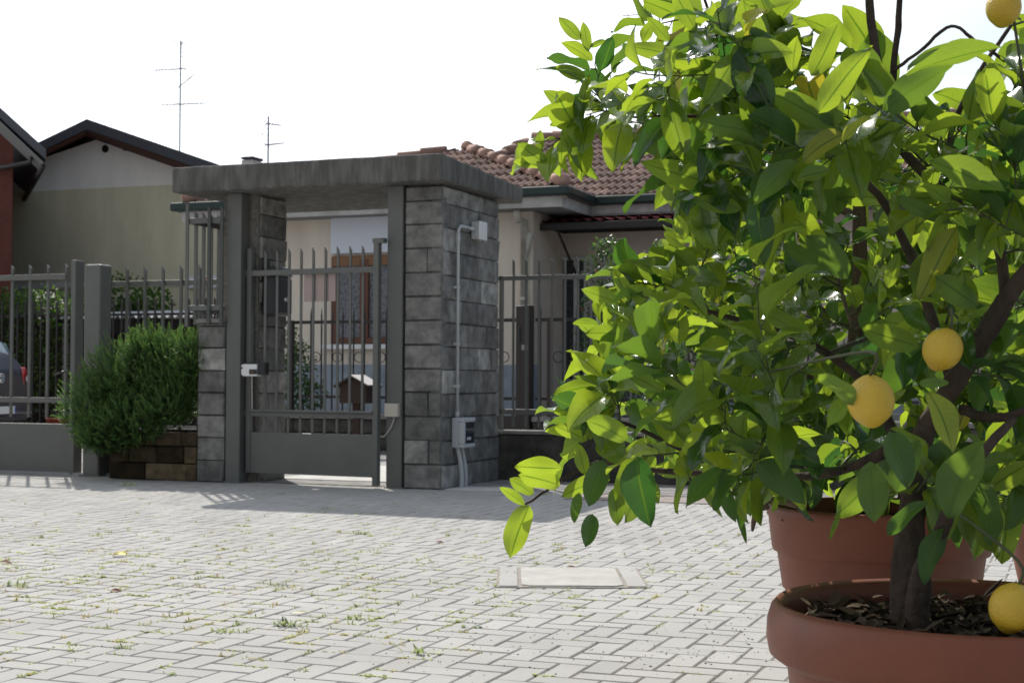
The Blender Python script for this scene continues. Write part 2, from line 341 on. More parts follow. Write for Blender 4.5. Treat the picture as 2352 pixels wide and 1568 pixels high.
# ================================================================ GROUND
EDGE = 0.14
def ground():
    g = MB(); g.box(-60, 60, -40, 140, -.30, -.02); struct(g, 'ground', 'ground')
    j = MB(); j.box(-9.0, 7.6, -13.0, EDGE, -.1, -.005); j.box(.47, 7.6, EDGE, 1.16, -.1, -.0052); struct(j, 'paving_joints', 'joint')
    # manhole position, in (u, v)
    return
ground()
def pavers():
    b = .1; g = .0045
    vs = []; fs = []; tt = []
    def put(u0, u1, v0, v1):
        if u1 > 7.5 or u0 < -8.9 or v0 < -12.9: return
        lim = EDGE-.02 if u1 < .5 else 1.14
        if u1 > .5 and u0 < .5: lim = EDGE-.02
        v1 = min(v1, lim)
        if v1-v0 < .03: return
        ga = g*random.uniform(.35, .95); gb = g*random.uniform(.45, 1.15)
        u0 += gb*.9; u1 -= gb*.9; v0 += ga*.8; v1 -= ga*.8
        c = .004; h = random.gauss(0, .0004); tx = random.gauss(0, .0005); ty = random.gauss(0, .0005)
        k = len(vs)
        z = lambda a, d: h+tx*(1 if a else -1)+ty*(1 if d else -1)
        vs.extend([(u0,v0,-.012),(u1,v0,-.012),(u1,v1,-.012),(u0,v1,-.012),
                   (u0,v0,z(0,0)-c),(u1,v0,z(1,0)-c),(u1,v1,z(1,1)-c),(u0,v1,z(0,1)-c),
                   (u0+c,v0+c,z(0,0)),(u1-c,v0+c,z(1,0)),(u1-c,v1-c,z(1,1)),(u0+c,v1-c,z(0,1))])
        for i in range(4):
            n = (i+1) % 4; fs.append((k+i, k+n, k+4+n, k+4+i)); fs.append((k+4+i, k+4+n, k+8+n, k+8+i))
        fs.append((k+8, k+9, k+10, k+11)); tt.extend([random.gauss(.5, .28)]*9)
    for j in range(-130, 13):
        for i in range(-90, 76):
            m = (i-j) % 4
            if m == 0: put(i*b, (i+2)*b, j*b, (j+1)*b)
            elif m == 3: put(i*b, (i+1)*b, j*b, (j+2)*b)
    mb = MB(); mb.v = vs; mb.f = fs; mb.t = tt
    struct(mb, 'paving', 'paver')
pavers()
# cement strips at the thresholds
a = MB(); a.box(-9, 7.6, EDGE+.005, 1.9, -.06, .004); struct(a, 'threshold_strip', 'apron')
a = MB(); a.box(-1.35, .0, .55, 2.6, -.05, .010); struct(a, 'pale_path', 'white_cement')
u_, v_ = gl(1095, 1120); a = MB(); a.box(u_-.16, u_+.3, v_-.28, v_+.05, -.03, .0075); struct(a, 'cement_patch', 'white_cement', bevel=.004)
u_, v_ = gl(1430, 1138); a = MB(); a.box(u_-.3, u_+1.6, v_-.5, v_+.15, -.03, .0065); struct(a, 'wall_shadow_strip', mat('reddish_wall_shadow', (.22, .17, .15), .9, col2=(.3, .27, .25), nscale=6))  # dark reddish strip: the low wall's cast shadow painted onto the ground

def manhole():
    p = on_ground(1198, 1348); q = on_ground(1412, 1307)
    w, d = .435, q[1]-p[1]; g = .016; o = .095; x0, y0 = p[0], p[1]
    t = thing('manhole_cover', 'pale concrete manhole cover set in the paving, weeds round its frame', 'manhole', (x0+w/2, y0+d/2, 0), world=True)
    m = MB(); m.box(x0-o-.012, x0+w+o+.012, y0-.022, y0+d+.022, -.02, .0042); m.build('dirt_filled_gap', 'joint', t)
    for a, b in ((x0-o, x0-g), (x0+w+g, x0+w+o)): m = MB(); m.box(a, b, y0-.008, y0+d+.01, -.02, .0085); m.build('frame_side', 'paver', t, bevel=.003)
    m = MB(); c = .035; u0, u1, v0, v1 = x0, x0+w, y0, y0+d; z = .0095
    r = [(u0, v0+c), (u0+c, v0), (u1-c, v0), (u1, v0+c), (u1, v1-c), (u1-c, v1), (u0+c, v1), (u0, v1-c)]
    m.add([(a, b, z) for a, b in r]+[(a, b, -.01) for a, b in r], [tuple(range(8))]+[(i+8, (i+1) % 8+8, (i+1) % 8, i) for i in range(8)]); m.build('lid', 'manhole', t, bevel=.003)
manhole()

# ================================================================ GATEHOUSE
PW = .137                                            # post width
def x_u(px, v, py=800): return fr(px, py, v)[0]
def z_(py, px, v): return fr(px, py, v)[1]
SL0, SLZ = -1.92, (2.43, 2.645)
def courses(mb, a0, a1, z0, z1, depth, face, plane, h=.19, bw=.36, first=0, jit=.011, off=0, ):
    """ashlar blocks along a (u or v) from a0 to a1; the face sits at `plane`"""
    z = z0; k = first
    while z < z1-.02:
        zt = min(z+h*random.uniform(.97, 1.03), z1)
        a = a0; firstb = True
        while a < a1-.005:
            w = bw*random.uniform(.75, 1.2)
            if firstb and k % 2: w *= .5
            firstb = False
            b = min(a+w, a1)
            if a1-b < .08: b = a1
            tt = min(max(random.gauss(.38, .32), 0), 1.3)
            if random.random() < .07: tt = random.uniform(1.2, 1.9)
            if face == 'v-': mb.chbox(a+.003, b-.003, plane-random.uniform(0, .007), plane+depth, z+.004, zt-.004, .008, tt, 'v-', jit)
            else: mb.chbox(plane-depth, plane+random.uniform(0, .007), a+.003, b-.003, z+.004, zt-.004, .008, tt, 'u+', jit)
            a = b
        z = zt; k += 1
def gatehouse():
    global SL1, PR0, PR1
    t = thing('entrance_porch', 'stone entrance porch with thick stained concrete roof slab over the grey pedestrian gate', 'porch', (-.6, .4, 0))
    # slab: front face a little taller than the back
    s = MB(); z0, z1 = SLZ
    s.hexa([(SL0,-.2,z0),(.562,-.2,z0),(.562,1.62,z0+.02),(SL0,1.62,z0+.02),(SL0,-.2,z1),(.562,-.2,z1),(.562,1.62,z1-.05),(SL0,1.62,z1-.05)])
    # extra cuts so that the bevelled edge can be roughened
    o = s.build('roof_slab', 'slab', t, bevel=.022, segs=2)
    sub = o.modifiers.new('sub', 'SUBSURF'); sub.subdivision_type = 'SIMPLE'; sub.levels = sub.render_levels = 5
    tx = bpy.data.textures.new('rough', 'CLOUDS'); tx.noise_scale = .13; dm = o.modifiers.new('d', 'DISPLACE'); dm.texture = tx; dm.strength = .009; dm.mid_level = .5; dm.texture_coords = 'LOCAL'
    # right pier
    u0 = PW+.012; u1 = u0+.325; PR0, PR1 = u0, u1
    core = MB(); core.box(u0+.01, u1-.012, .04, 1.23, 0, z0+.005); core.build('pier_core', 'mortar', t)
    p = MB(); courses(p, u0, u1, 0, z0-.01, .1, 'v-', .02, bw=.5)
    courses(p, .035, 1.25, 0, z0-.01, .1, 'u+', u1, bw=.3, off=1)
    p.build('stone_pier', 'stone', t)
    # left pier: rendered front, ashlar inner side
    lu0, lu1 = x_u(512, .14), x_u(593, .14)
    c = MB(); c.box(lu0, lu1-.012, .145, .60, 0, z0+.005); c.build('rendered_pier', 'rough', t)
    p = MB(); courses(p, .165, .60, 0, z0-.01, .1, 'u+', lu1, bw=.26); p.build('inner_stone_face', 'stone', t)
    # low stone wall in front of the left pier, with a flat coping
    a0, a1 = x_u(455, .0), x_u(518, .0)
    zt = z_(742, 480, 0.0)
    p = MB(); courses(p, a0, a1-.004, 0, zt, .12, 'v-', .0, h=.185, bw=.55)
    p.build('low_pier', 'stone', t)
    p = MB(); p.box(a0+.012, a1-.012, .03, .55, 0, zt-.004); p.build('low_pier_core', 'mortar', t)
    p = MB(); p.box(x_u(448, -.02), a1, -.02, .56, zt, zt+.035); p.build('coping', 'coping', t, bevel=.006)
    return lu0, lu1, a0, a1, zt
lu0, lu1, lp0, lp1, lpz = gatehouse()
def post(name, label, u0, u1, v0, v1, h, cap=True, group=None):
    t = thing(name, label, 'gate post', ((u0+u1)/2, (v0+v1)/2, 0), group)
    b = MB(); b.box(u0, u1, v0, v1, 0, h); b.build('shaft', 'steel', t, bevel=.006)
    f = MB(); f.box(u0-.012, u1+.012, v0-.008, v1+.012, -.002, .012); f.build('base_plate', 'steel', t, bevel=.003)
    return t
lpu = x_u(519.5, 0)
post('gate_post', 'tall grey steel post with the white electric lock beside it, left of the gate', lpu, lpu+PW, 0, .135, 2.43, group='steel posts of the pedestrian gate')
post('gate_post', 'tall grey steel post against the stone pier, carrying a beige box', 0, PW, 0, .135, 2.43, group='steel posts of the pedestrian gate')

def spike_bar(w, d, z0, z1, u, v, slant=.035):
    m = MB(); m.hexa([(u-w/2,v-d/2,z0),(u+w/2,v-d/2,z0),(u+w/2,v+d/2,z0),(u-w/2,v+d/2,z0),(u-w/2,v-d/2,z1),(u+w/2,v-d/2,z1-slant),(u+w/2,v+d/2,z1-slant),(u-w/2,v+d/2,z1)])
    return m
def pgate():
    # pedestrian gate leaf, hinged on the left post and standing slightly open towards the yard
    ang = R(6.0)
    hu, hv = lpu+PW+.02, .085
    t = thing('pedestrian_gate', 'grey steel pedestrian gate, slightly open, with spiked bars over a solid bottom panel', 'gate', (hu, hv, 0))
    t.rotation_euler = (0, 0, ROT-ang)
    # local coordinates: a along the leaf, 0..Wd
    Wd = -hu/math.cos(ang)-.035
    B = np.array([hu, hv, 0.0])
    def bx(a0, a1, d0, d1, z0, z1): m = MB(); m.box(hu+a0, hu+a1, hv+d0, hv+d1, z0, z1); return m
    zb, zp, zr, ztp = .085, .425, .60, 1.78
    p = bx(.0, Wd-.055, -.012, .02, zb, zp); p.build('bottom_panel', 'steel', t, bevel=.004)
    m = bx(0, .045, -.022, .022, zb, 1.97); m.build('hinge_stile', 'steel', t, bevel=.003)
    m = bx(Wd-.052, Wd-.004, -.026, .026, .02, 2.0); m.box(hu+Wd-.06, hu+Wd+.045, hv-.03, hv+.03, 1.965, 2.005); m.build('latch_stile', 'steel', t, bevel=.003)
    m = bx(.045, Wd-.052, -.018, .018, ztp-.045, ztp); m.build('top_rail', 'steel', t, bevel=.002)
    m = bx(.045, Wd-.052, -.02, .018, zr-.04, zr); m.tube([(hu+.045, hv-.03, zr+.005), (hu+Wd-.052, hv-.03, zr+.005)], .012); m.build('middle_rail', 'steel', t, bevel=.002)
    n = 9; proto = None
    for i in range(n):
        a = .17+i*(Wd-.052-.17)/(n)
        if proto is None: proto = spike_bar(.022, .010, zp, 1.955, hu+a, hv+.012).build('bar', 'steel', t); a0 = a
        else: cp(proto, t, (a-a0, 0, 0))
    for z in (1.76, .58):
        m = MB(); m.box(hu-.055, hu+.01, hv-.012, hv+.012, z-.03, z+.03); m.build('hinge', 'steel', t, bevel=.004)
    # blank pale plate behind the bars
    m = bx(.555, .865, .022, .028, 1.51, 1.735); m.build('name_plate', 'pinkplate', t, label='blank pale pink plate fixed behind the bars')
pgate()

def lockbox():
    v = -.03
    t = thing('electric_lock', 'white and black electric lock box on a bracket beside the left gate post', 'lock', (x_u(585, v), v, 1.0))
    u0, u1 = x_u(558, v), x_u(596, v); zt, zb = z_(836, 585, v), z_(864, 585, v)
    m = MB(); m.box(u0+.02, u1, v-.04, v+.03, zb, zt); m.box(u0, u0+.018, v-.03, v+.02, zb+.01, zt-.005); m.build('white_case', 'white', t, bevel=.008)
    m = MB(); m.box(u1+.001, x_u(613, v), v-.03, v+.04, zb+.012, zt+.014); m.box(u0+.015, u1+.03, v-.02, v+.04, zt+.002, zt+.012); m.build('black_back', 'black', t, bevel=.004)
    m = MB(); m.box(x_u(579, v), u1+.002, v-.046, v-.038, zb+.018, zb+.058); m.build('keyhole_plate', 'black', t, bevel=.002)
    m = MB(); m.box(u0+.003, u0+.02, v-.036, v-.028, zt-.04, zt-.025); m.build('black_button', 'black', t, bevel=.002)
    m = MB(); c = (x_u(586, v), v-.047, zb+.036); m.lathe([(0.001, 0), (.007, 0), (.007, .004)], 14, (0, 0, 0)); m.v = [(c[0]+p[0], c[1]-p[2], c[2]+p[1]) for p in m.v]; m.build('cylinder', mat('brass', (.35, .16, .08), .4, .6), t)
    m = MB(); m.tube([(x_u(579, v), v, zb), (x_u(579, v)-.002, v+.005, zb-.02), (x_u(577, v)-.004, v+.03, .62)], .004, 6); m.build('cable', 'cable', t)
lockbox()
def beigebox():
    v = -.02
    u0, u1 = x_u(887, v), x_u(919, v); z1, z0 = z_(926, 900, v), z_(957, 900, v)
    t = thing('junction_box', 'small square beige junction box on the steel post, a pale cable looping from it', 'junction box', ((u0+u1)/2, 0, z0))
    m = MB(); m.box(u0, u1, -.045, -.001, z0, z1); m.build('case', 'beigebox', t, bevel=.006)
    m = MB(); m.box(u0+.003, u1-.003, -.052, -.046, z0+.003, z1-.003); m.build('lid', 'beigebox', t, bevel=.003)
    pts = [(905, 957), (903, 968), (897, 982), (888, 995), (879, 1003), (871, 997), (867, 985), (869, 972), (873, 958), (870, 948), (863, 942)]
    P = [np.array([*(lambda q: (q[0], v, q[1]))(fr(x, y, v))]) for x, y in pts]
    Q = []
    for i in range(len(P)-1):
        p0, p1, p2, p3 = P[max(i-1, 0)], P[i], P[i+1], P[min(i+2, len(P)-1)]
        for s in np.linspace(0, 1, 6)[:-1]:
            Q.append(.5*((2*p1)+(-p0+p2)*s+(2*p0-5*p1+4*p2-p3)*s*s+(-p0+3*p1-3*p2+p3)*s**3))
    m = MB(); m.tube(Q, .0045, 8); m.build('cable', 'cable', t, smooth=True)
beigebox()
# intercom on the inner face of the left pier
def intercom():
    v0 = sd_(600, 660, lu1)[0]; v1 = sd_(652, 660, lu1)[0]; v0 = .17; v1 = .42
    zt = sd_(640, 618, lu1)[1]; zb = sd_(640, 728, lu1)[1]
    t = thing('letter_box', 'black letterbox on the inner side of the left stone pier, behind the gate', 'letterbox', (lu1, (v0+v1)/2, zb))
    m = MB(); m.box(lu1+.012, lu1+.16, v0, v1, zb, zt); m.build('case', 'black', t, bevel=.02)
    m = MB(); m.box(lu1+.163, lu1+.172, v0+.02, v1-.02, zb+.02, zt-.10); m.build('front_plate', 'darkblue', t, bevel=.01)
    m = MB(); m.box(lu1+.02, lu1+.17, v0-.006, v1+.006, zt-.075, zt-.06); m.build('flap', 'galv', t, bevel=.006)
    m = MB(); m.lathe([(.001, .012), (.018, .012), (.022, 0)], 18); c = (lu1+.172, (v0+v1)/2, zb+.14); m.v = [(c[0]+p[2], c[1]+p[0], c[2]+p[1]) for p in m.v]; m.build('lock', 'chrome', t)
intercom()
# electric boxes and conduit on the right face of the right pier
def elec():
    U1 = PR1+.008
    t = thing('meter_box', 'light grey electricity box with a dark window on the stone pier', 'meter box', (U1, .3, .4))
    va, _ = sd_(1040, 990, U1+.06); vb, _ = sd_(1083, 990, U1+.06)
    va = .21; vb = va+.25
    z1 = sd_(1055, 958, U1)[1]; z0 = sd_(1055, 1026, U1)[1]
    w = .105
    m = MB(); m.box(U1, U1+w*.55, va, vb, z0, z1); m.box(U1+w*.55, U1+w, va, vb, z1-.035, z1); m.box(U1+w*.55, U1+w, va, vb, z0, z0+.03); m.box(U1+w*.55, U1+w, va, va+.045, z0+.03, z1-.035)
    m.build('case', 'box_grey', t, bevel=.006)
    m = MB(); m.box(U1+w*.55, U1+w*.92, va+.048, vb-.004, z0+.033, z1-.038); m.build('window', 'glassdark', t, bevel=.004)
    m = MB(); m.box(U1+w*.93, U1+w*.95, va+.09, va+.17, z0+.06, z0+.085); m.build('breaker_row', 'box_grey', t)
    t2 = thing('wall_conduit', 'pale plastic conduit bending over and running down the stone pier', 'conduit', (U1, va+.04, z1))
    vc = va+.045; r = .0125; zt = 1.98
    zt = sd_(1045, 512, U1)[1]
    vbx = sd_(1066, 512, U1)[0]
    pts = [(U1+.03, vc, z1), (U1+.03, vc, zt-.09)]+[(U1+.03, vc+.07*(1-math.cos(q)), zt-.09+.07*math.sin(q)) for q in np.linspace(.2, math.pi/2, 6)]+[(U1+.03, vc+.34, zt-.02)]
    m = MB(); m.tube(pts, r, 12); m.build('pipe', 'pipe_pvc', t2, smooth=True)
    m = MB(); m.tube([(U1+.03, vc, zt-.16), (U1+.03, vc, zt-.085)], r+.004, 12); m.build('coupling', 'pipe_pvc', t2, smooth=True)
    m = MB(); m.tube([(U1+.03, vc, z1), (U1+.03, vc, z1+.05)], r+.004, 12); m.build('coupling', 'pipe_pvc', t2, smooth=True)
    m = MB(); m.tube([(U1+.03, vc+.24, zt-.02), (U1+.03, vc+.34, zt-.02)], r+.004, 12); m.build('coupling', 'pipe_pvc', t2, smooth=True)
    pr = None
    for z in (1.62, 1.16, .82):
        if pr is None: m = MB(); m.box(U1-.004, U1+.045, vc-.02, vc+.016, z-.011, z+.011); pr = m.build('clip', 'pipe_pvc', t2, bevel=.003); z00 = z
        else: cp(pr, t2, (0, 0, z-z00))
    t3 = thing('wall_junction_box', 'white square junction box high on the stone pier at the end of the conduit', 'junction box', (U1, vc+.4, zt-.1))
    m = MB(); m.box(U1, U1+.06, vc+.342, vc+.50, zt-.10, zt+.045); m.build('case', 'pipe_pvc', t3, bevel=.006)
    m = MB(); m.box(U1+.061, U1+.082, vc+.338, vc+.504, zt-.105, zt+.05); m.build('lid', 'white', t3, bevel=.008)
    for k, (dv, lab) in enumerate(((.04, 'ribbed grey flexible pipe under the electricity box, nearer the porch corner'), (.12, 'ribbed grey flexible pipe under the electricity box, farther from the corner'))):
        pts = []; n = 60
        for i in range(n+1):
            s = i/n; pts.append((U1+.035+.03*math.sin(s*2.0), va+dv+.02*s*s+.012*math.sin(s*3), z0*(1-s)+.005))
        m = MB(); m.tube(pts, [.017+(.0022 if i % 2 else 0) for i in range(n+1)], 10)
        single(m, 'flexible_pipe', 'pipe_pvc', lab, 'flexible pipe', (U1+.04, va+dv, 0), group='flexible pipes under the electricity box')
elec()
# projecting grille over the low pier
def grille():
    v0 = -.03; uL = x_u(426, v0); uR = lpu-.002
    t = thing('corner_grille', 'tall grey bar grille filling the corner above the low stone pier', 'grille', (uL, v0, 1.3))
    ztop, zt0 = z_(500, 470, v0), z_(513, 470, v0); zb1, zb0 = z_(701, 470, v0), z_(713, 470, v0)
    vE = .56
    for a, b in ((zt0, ztop), (zb0, zb1)):
        m = MB(); m.box(uL, uR, v0, v0+.012, a, b); m.build('rail', 'steel', t, bevel=.002)
        m = MB(); m.box(uL+.001, uL+.045, v0+.014, vE, a, b-.006); m.build('return_rail', 'steel_dark', t)
    zlo = z_(750, 430, v0)
    def bar(u, v, z0, z1, m='steel'):
        spike_bar(.03, .012, z0, z1, u, v, .03).build('bar', m, t)
    bar(uL+.012, v0-.008, zlo, z_(466, 430, v0))
    for px in (481, 504): bar(x_u(px*.9+ (45.5 if px==481 else 54), v0-.012), v0-.014, zlo+.01, z_(472, 480, v0), 'steel_dark')
    for v in (.08, .2, .32, .44, .54): bar(uL+.022, v, zlo+.02, z_(478, 470, v0)+.0*v)
grille()
# ---------------------------------------------------------------- left fence, big post and sliding gate
FV = .56
def left_fence():
    uA = x_u(242, FV); uB = lu0
    t = thing('bar_fence', 'grey spiked bar fence between the wide post and the left pier, behind the rosemary', 'fence', (uA, FV, 0), group='grey spiked bar fences')
    zr = z_(645, 330, FV)
    m = MB(); m.box(uA, uB, FV-.02, FV+.02, zr-.05, zr); m.build('top_rail', 'steel', t, bevel=.003)
    m = MB(); m.box(uA, uB, FV-.02, FV+.02, .52, .57); m.build('bottom_rail', 'steel', t, bevel=.003)
    m = MB(); m.box(uA, uB+.1, FV-.1, FV+.1, 0, .42); m.build('base_wall', 'stone_lo', t, bevel=.01)
    ztp = z_(612, 330, FV); pr = None
    d = (x_u(365, FV)-x_u(283, FV))/2
    u = x_u(255, FV)
    while u < uB-.05:
        if pr is None: pr = spike_bar(.024, .02, .42, ztp, u, FV-.032).build('bar', 'steel', t); u0 = u
        else: cp(pr, t, (u-u0, 0, 0))
        u += d
left_fence()
def big_post():
    v = .18; u0, u1 = x_u(191, v), x_u(229, v)
    t = thing('wide_gate_post', 'wide grey steel gate post standing between the sliding gate and the rosemary', 'gate post', ((u0+u1)/2, v, 0))
    h = z_(607, 210, v)
    m = MB(); m.box(u0, u1, v, v+.17, 0, h); m.build('shaft', 'steel', t, bevel=.018, segs=3)
    m = MB(); m.box(u0-.02, u1+.02, v-.02, v+.19, 0, .015); m.build('base_plate', 'steel', t)
big_post()
def sliding_gate():
    v = .30; uR = x_u(181, v); uL = uR-3.6
    t = thing('sliding_gate', 'wide grey sliding gate with spiked bars over a sheet metal bottom panel', 'gate', (uR, v, 0))
    zp = z_(972, 80, v); zb = z_(1088, 80, v); zr1, zr0 = z_(912, 80, v), z_(924, 80, v); zt1, zt0 = z_(630, 120, v), z_(642, 120, v)
    m = MB(); m.box(uL, uR-.07, v-.02, v+.02, zb, zp); m.build('bottom_panel', 'steel', t, bevel=.005)
    m = MB(); m.box(uR-.07, uR-.02, v-.03, v+.09, zb, z_(598, 170, v)); m.build('end_stile', 'steel', t, bevel=.005)
    m = MB(); m.box(uL, uR-.13, v-.035, v+.0, zt0, zt1); m.build('top_rail', 'steel', t, bevel=.003)
    m = MB(); m.box(uL, uR-.07, v-.035, v+.0, zr0, zr1); m.build('middle_rail', 'steel', t, bevel=.003)
    ztp = z_(608, 80, v); d = (x_u(149, v)-x_u(25, v))/3; pr = None
    zlow = z_(958, 80, v)
    for i in range(24):
        u = x_u(149, v)-i*d
        if u < uL: break
        if pr is None: pr = spike_bar(.024, .02, zlow, ztp, u, v+.012, .03).build('bar', 'steel', t); u0 = u
        else: cp(pr, t, (u-u0, 0, 0))
    m = MB(); m.box(uL-.3, uR+.4, v-.03, v+.03, .0, .022); single(m, 'gate_track', 'galv', 'long steel track on the ground under the sliding gate', 'track', (uR, v, 0))
    m = MB(); hz = z_(857, 155, v); m.tube([(x_u(160, v), v-.04, hz+.02), (x_u(158, v), v-.09, hz+.01), (x_u(140, v), v-.09, hz-.015)], .009, 8); m.build('handle', 'black', t, smooth=True)
sliding_gate()
# ---------------------------------------------------------------- right low wall and fence
RV = 1.27
def right_fence():
    uA = PR1-.05; uB = uA+7.5
    t = thing('bar_fence', 'grey spiked bar fence on a dark low wall, right of the stone pier', 'fence', (uA, RV, 0), group='grey spiked bar fences')
    zw = z_(990, 1250, RV)
    m = MB(); m.box(uA, uB, RV, RV+.25, 0, zw-.035); m.build('base_wall', 'stone_lo', t, bevel=.012)
    m = MB(); m.box(uA, uB, RV-.015, RV+.27, zw-.03, zw); m.build('coping', 'coping', t, bevel=.008)
    v = RV+.12
    zr = z_(632, 1250, v)
    m = MB(); m.box(uA-.1, uB, v-.02, v+.02, zr-.04, zr); m.build('top_rail', 'steel', t, bevel=.003)
    zb = z_(940, 1250, v)
    m = MB(); m.box(uA-.1, uB, v-.02, v+.02, zb-.045, zb); m.build('bottom_rail', 'steel', t, bevel=.003)
    u = x_u(1178, v); d = x_u(1208, v)-u-.003; pr = None; ztp = z_(594, 1200, v)
    while u < uB:
        if pr is None: pr = spike_bar(.02, .012, zw+.03, ztp, u, v+.012, .025).build('bar', 'steel', t); u0 = u
        else: cp(pr, t, (u-u0, 0, 0))
        u += d
    m = MB(); m.box(x_u(1148, v)-.0, x_u(1148, v)+.03, v-.02, v+.02, zw, zr); m.build('end_post', 'steel', t)
right_fence()
# brown block planter and its rosemary
def planter():
    v1 = .0; v0 = -.02
    a0, a1 = x_u(252, .0), lp0+.0
    zt = z_(992, 380, .0)
    t = thing('block_planter', 'low planter wall of rough brown blocks under the rosemary', 'planter', (a0, 0, 0))
    m = MB(); courses(m, a0, a1-.004, 0, zt, .12, 'v-', .01, h=.15, bw=.36, jit=.008); courses(m, .02, .5, 0, zt, .1, 'u+', a0+.1, h=.15)
    m.build('block_wall', 'planter', t)
    m = MB(); m.box(a0+.02, a1, .06, .44, 0, zt-.03); m.build('soil', 'soil', t)
    return a0, a1, zt
pl0, pl1, plz = planter()

# ---------------------------------------------------------------- leaf and needle engines
def leaves_mesh(name, P, D, Nn, L, Wd, curl, fold, tint, matname, parent, ns=7, wave=0.0, label=None, tipy=.75):
    """P base points, D blade directions, Nn upper-side normals; all in the parent's frame (n x 3)"""
    n = len(P); P, D, Nn = np.array(P, float), np.array(D, float), np.array(Nn, float)
    L, Wd, curl, fold, tint = (np.array(a, float) for a in (L, Wd, curl, fold, tint))
    D /= np.linalg.norm(D, axis=1, keepdims=True); Nn = Nn-D*(Nn*D).sum(1, keepdims=True); Nn /= np.linalg.norm(Nn, axis=1, keepdims=True)+1e-9
    S = np.cross(D, Nn)
    ss = np.linspace(0, 1, ns); ts = np.array([-1, -.5, 0, .5, 1.0]) if ns > 4 else np.array([-1, 0, 1.0])
    prof = (ss**.62)*((1-ss)**tipy); prof = prof/prof.max()*.5
    prof[0] = .02; prof[-1] = .004
    s, tt = np.meshgrid(ss, ts, indexing='ij'); pw = np.repeat(prof[:, None], len(ts), 1)
    m = s.size; s = s.ravel()[None]; tt = tt.ravel()[None]; pw = pw.ravel()[None]
    L_, W_, c_, f_ = L[:, None], Wd[:, None], curl[:, None], fold[:, None]
    ang = c_*s                                        # bend angle along the blade
    with np.errstate(divide='ignore', invalid='ignore'):
        xs = np.where(np.abs(c_) < 1e-3, s, np.sin(ang)/c_)*L_; zs = -np.where(np.abs(c_) < 1e-3, 0, (1-np.cos(ang))/c_)*L_
    y = tt*pw*W_; ph = rng.uniform(0, 6.28, (n, 1)); ph2 = rng.uniform(0, 6.28, (n, 1))
    zf = np.abs(tt)*pw*W_*f_ + wave*W_*np.abs(tt)*np.sin(s*9+ph+tt*2)*.5
    y = y*np.cos(f_*.6) + wave*L_*.25*np.sin(s*3.0+ph2)*s*(1-s)
    X = P[:, None, :]+D[:, None, :]*xs[..., None]+S[:, None, :]*y[..., None]+Nn[:, None, :]*(zs+zf)[..., None]
    V = X.reshape(-1, 3); nt_ = len(ts)
    q = np.array([(i*nt_+k, i*nt_+k+1, (i+1)*nt_+k+1, (i+1)*nt_+k) for i in range(ns-1) for k in range(nt_-1)])
    F = (q[None]+(np.arange(n)*m)[:, None, None]).reshape(-1, 4)
    me = bpy.data.meshes.new(name); me.vertices.add(len(V)); me.vertices.foreach_set('co', V.astype(np.float32).ravel())
    me.loops.add(F.size); me.loops.foreach_set('vertex_index', F.ravel().astype(np.int32))
    me.polygons.add(len(F)); me.polygons.foreach_set('loop_start', np.arange(0, F.size, 4, dtype=np.int32)); me.update(calc_edges=True)
    me.polygons.foreach_set('use_smooth', [True]*len(F))
    uv = me.uv_layers.new(name='uv'); uvv = np.stack([np.tile(s.ravel(), n), np.tile(tt.ravel(), n)], 1)[F.ravel()]
    uv.data.foreach_set('uv', uvv.astype(np.float32).ravel())
    at = me.attributes.new('tint', 'FLOAT', 'FACE'); at.data.foreach_set('value', np.repeat(tint, len(q)).astype(np.float32))
    me.materials.append(M[matname]); o = bpy.data.objects.new(name, me); COL.objects.link(o)
    if parent is not None: o.parent = parent
    if label: o['label'] = label
    return o
def rnd_unit(n):
    a = rng.normal(size=(n, 3)); return a/np.linalg.norm(a, axis=1, keepdims=True)
def ell_points(n, blobs, shell=.55):
    """points in a union of ellipsoids (cx,cy,cz,rx,ry,rz), mostly near the surface, with outward directions"""
    w = np.array([b[3]*b[4]+b[4]*b[5]+b[3]*b[5] for b in blobs]); w /= w.sum(); k = rng.choice(len(blobs), n, p=w)
    B = np.array(blobs)[k]; d = rnd_unit(n); r = shell+(1-shell)*rng.random(n)**.7
    return B[:, :3]+d*B[:, 3:]*r[:, None], d
def shrub(name, label, cat, base, blobs, n, size, matname='shrubleaf', stems=4, yellow=0, group=None, world=False, up=.3, trunk_r=.015, tlow=0, thi=1, shell=.35):
    """blobs in metres relative to the base"""
    t = thing(name, label, cat, base, group, world=world)
    P, d = ell_points(n, blobs, shell)
    D = d+rnd_unit(n)*.9; D[:, 2] -= .1; Nn = rnd_unit(n)*.7+np.array([0, 0, 1.0])+d*.4
    L = size*rng.uniform(.6, 1.25, n)
    zz = (P[:, 2]-P[:, 2].min())/(np.ptp(P[:, 2])+1e-6)
    tint = rng.uniform(tlow, thi, n)
    if yellow: tint[rng.random(n) < yellow] = 2.2
    leaves_mesh('foliage', P, D, Nn, L, L*.55, rng.uniform(.1, .8, n), rng.uniform(.1, .4, n), tint, matname, t, ns=4)
    m = MB(); B = np.array(blobs)
    for i in range(stems):
        b = B[i % len(B)]; tip = b[:3]+rnd_unit(1)[0]*b[3:]*.5; s = np.array([random.uniform(-.05, .05), random.uniform(-.05, .05), 0])
        mid = (s+tip)/2+rnd_unit(1)[0]*.05
        m.tube([s, mid, tip], [trunk_r, trunk_r*.7, trunk_r*.3], 6)
    o = m.build('stems', 'stem_dark', t, base=(0, 0, 0), smooth=True)
    return t
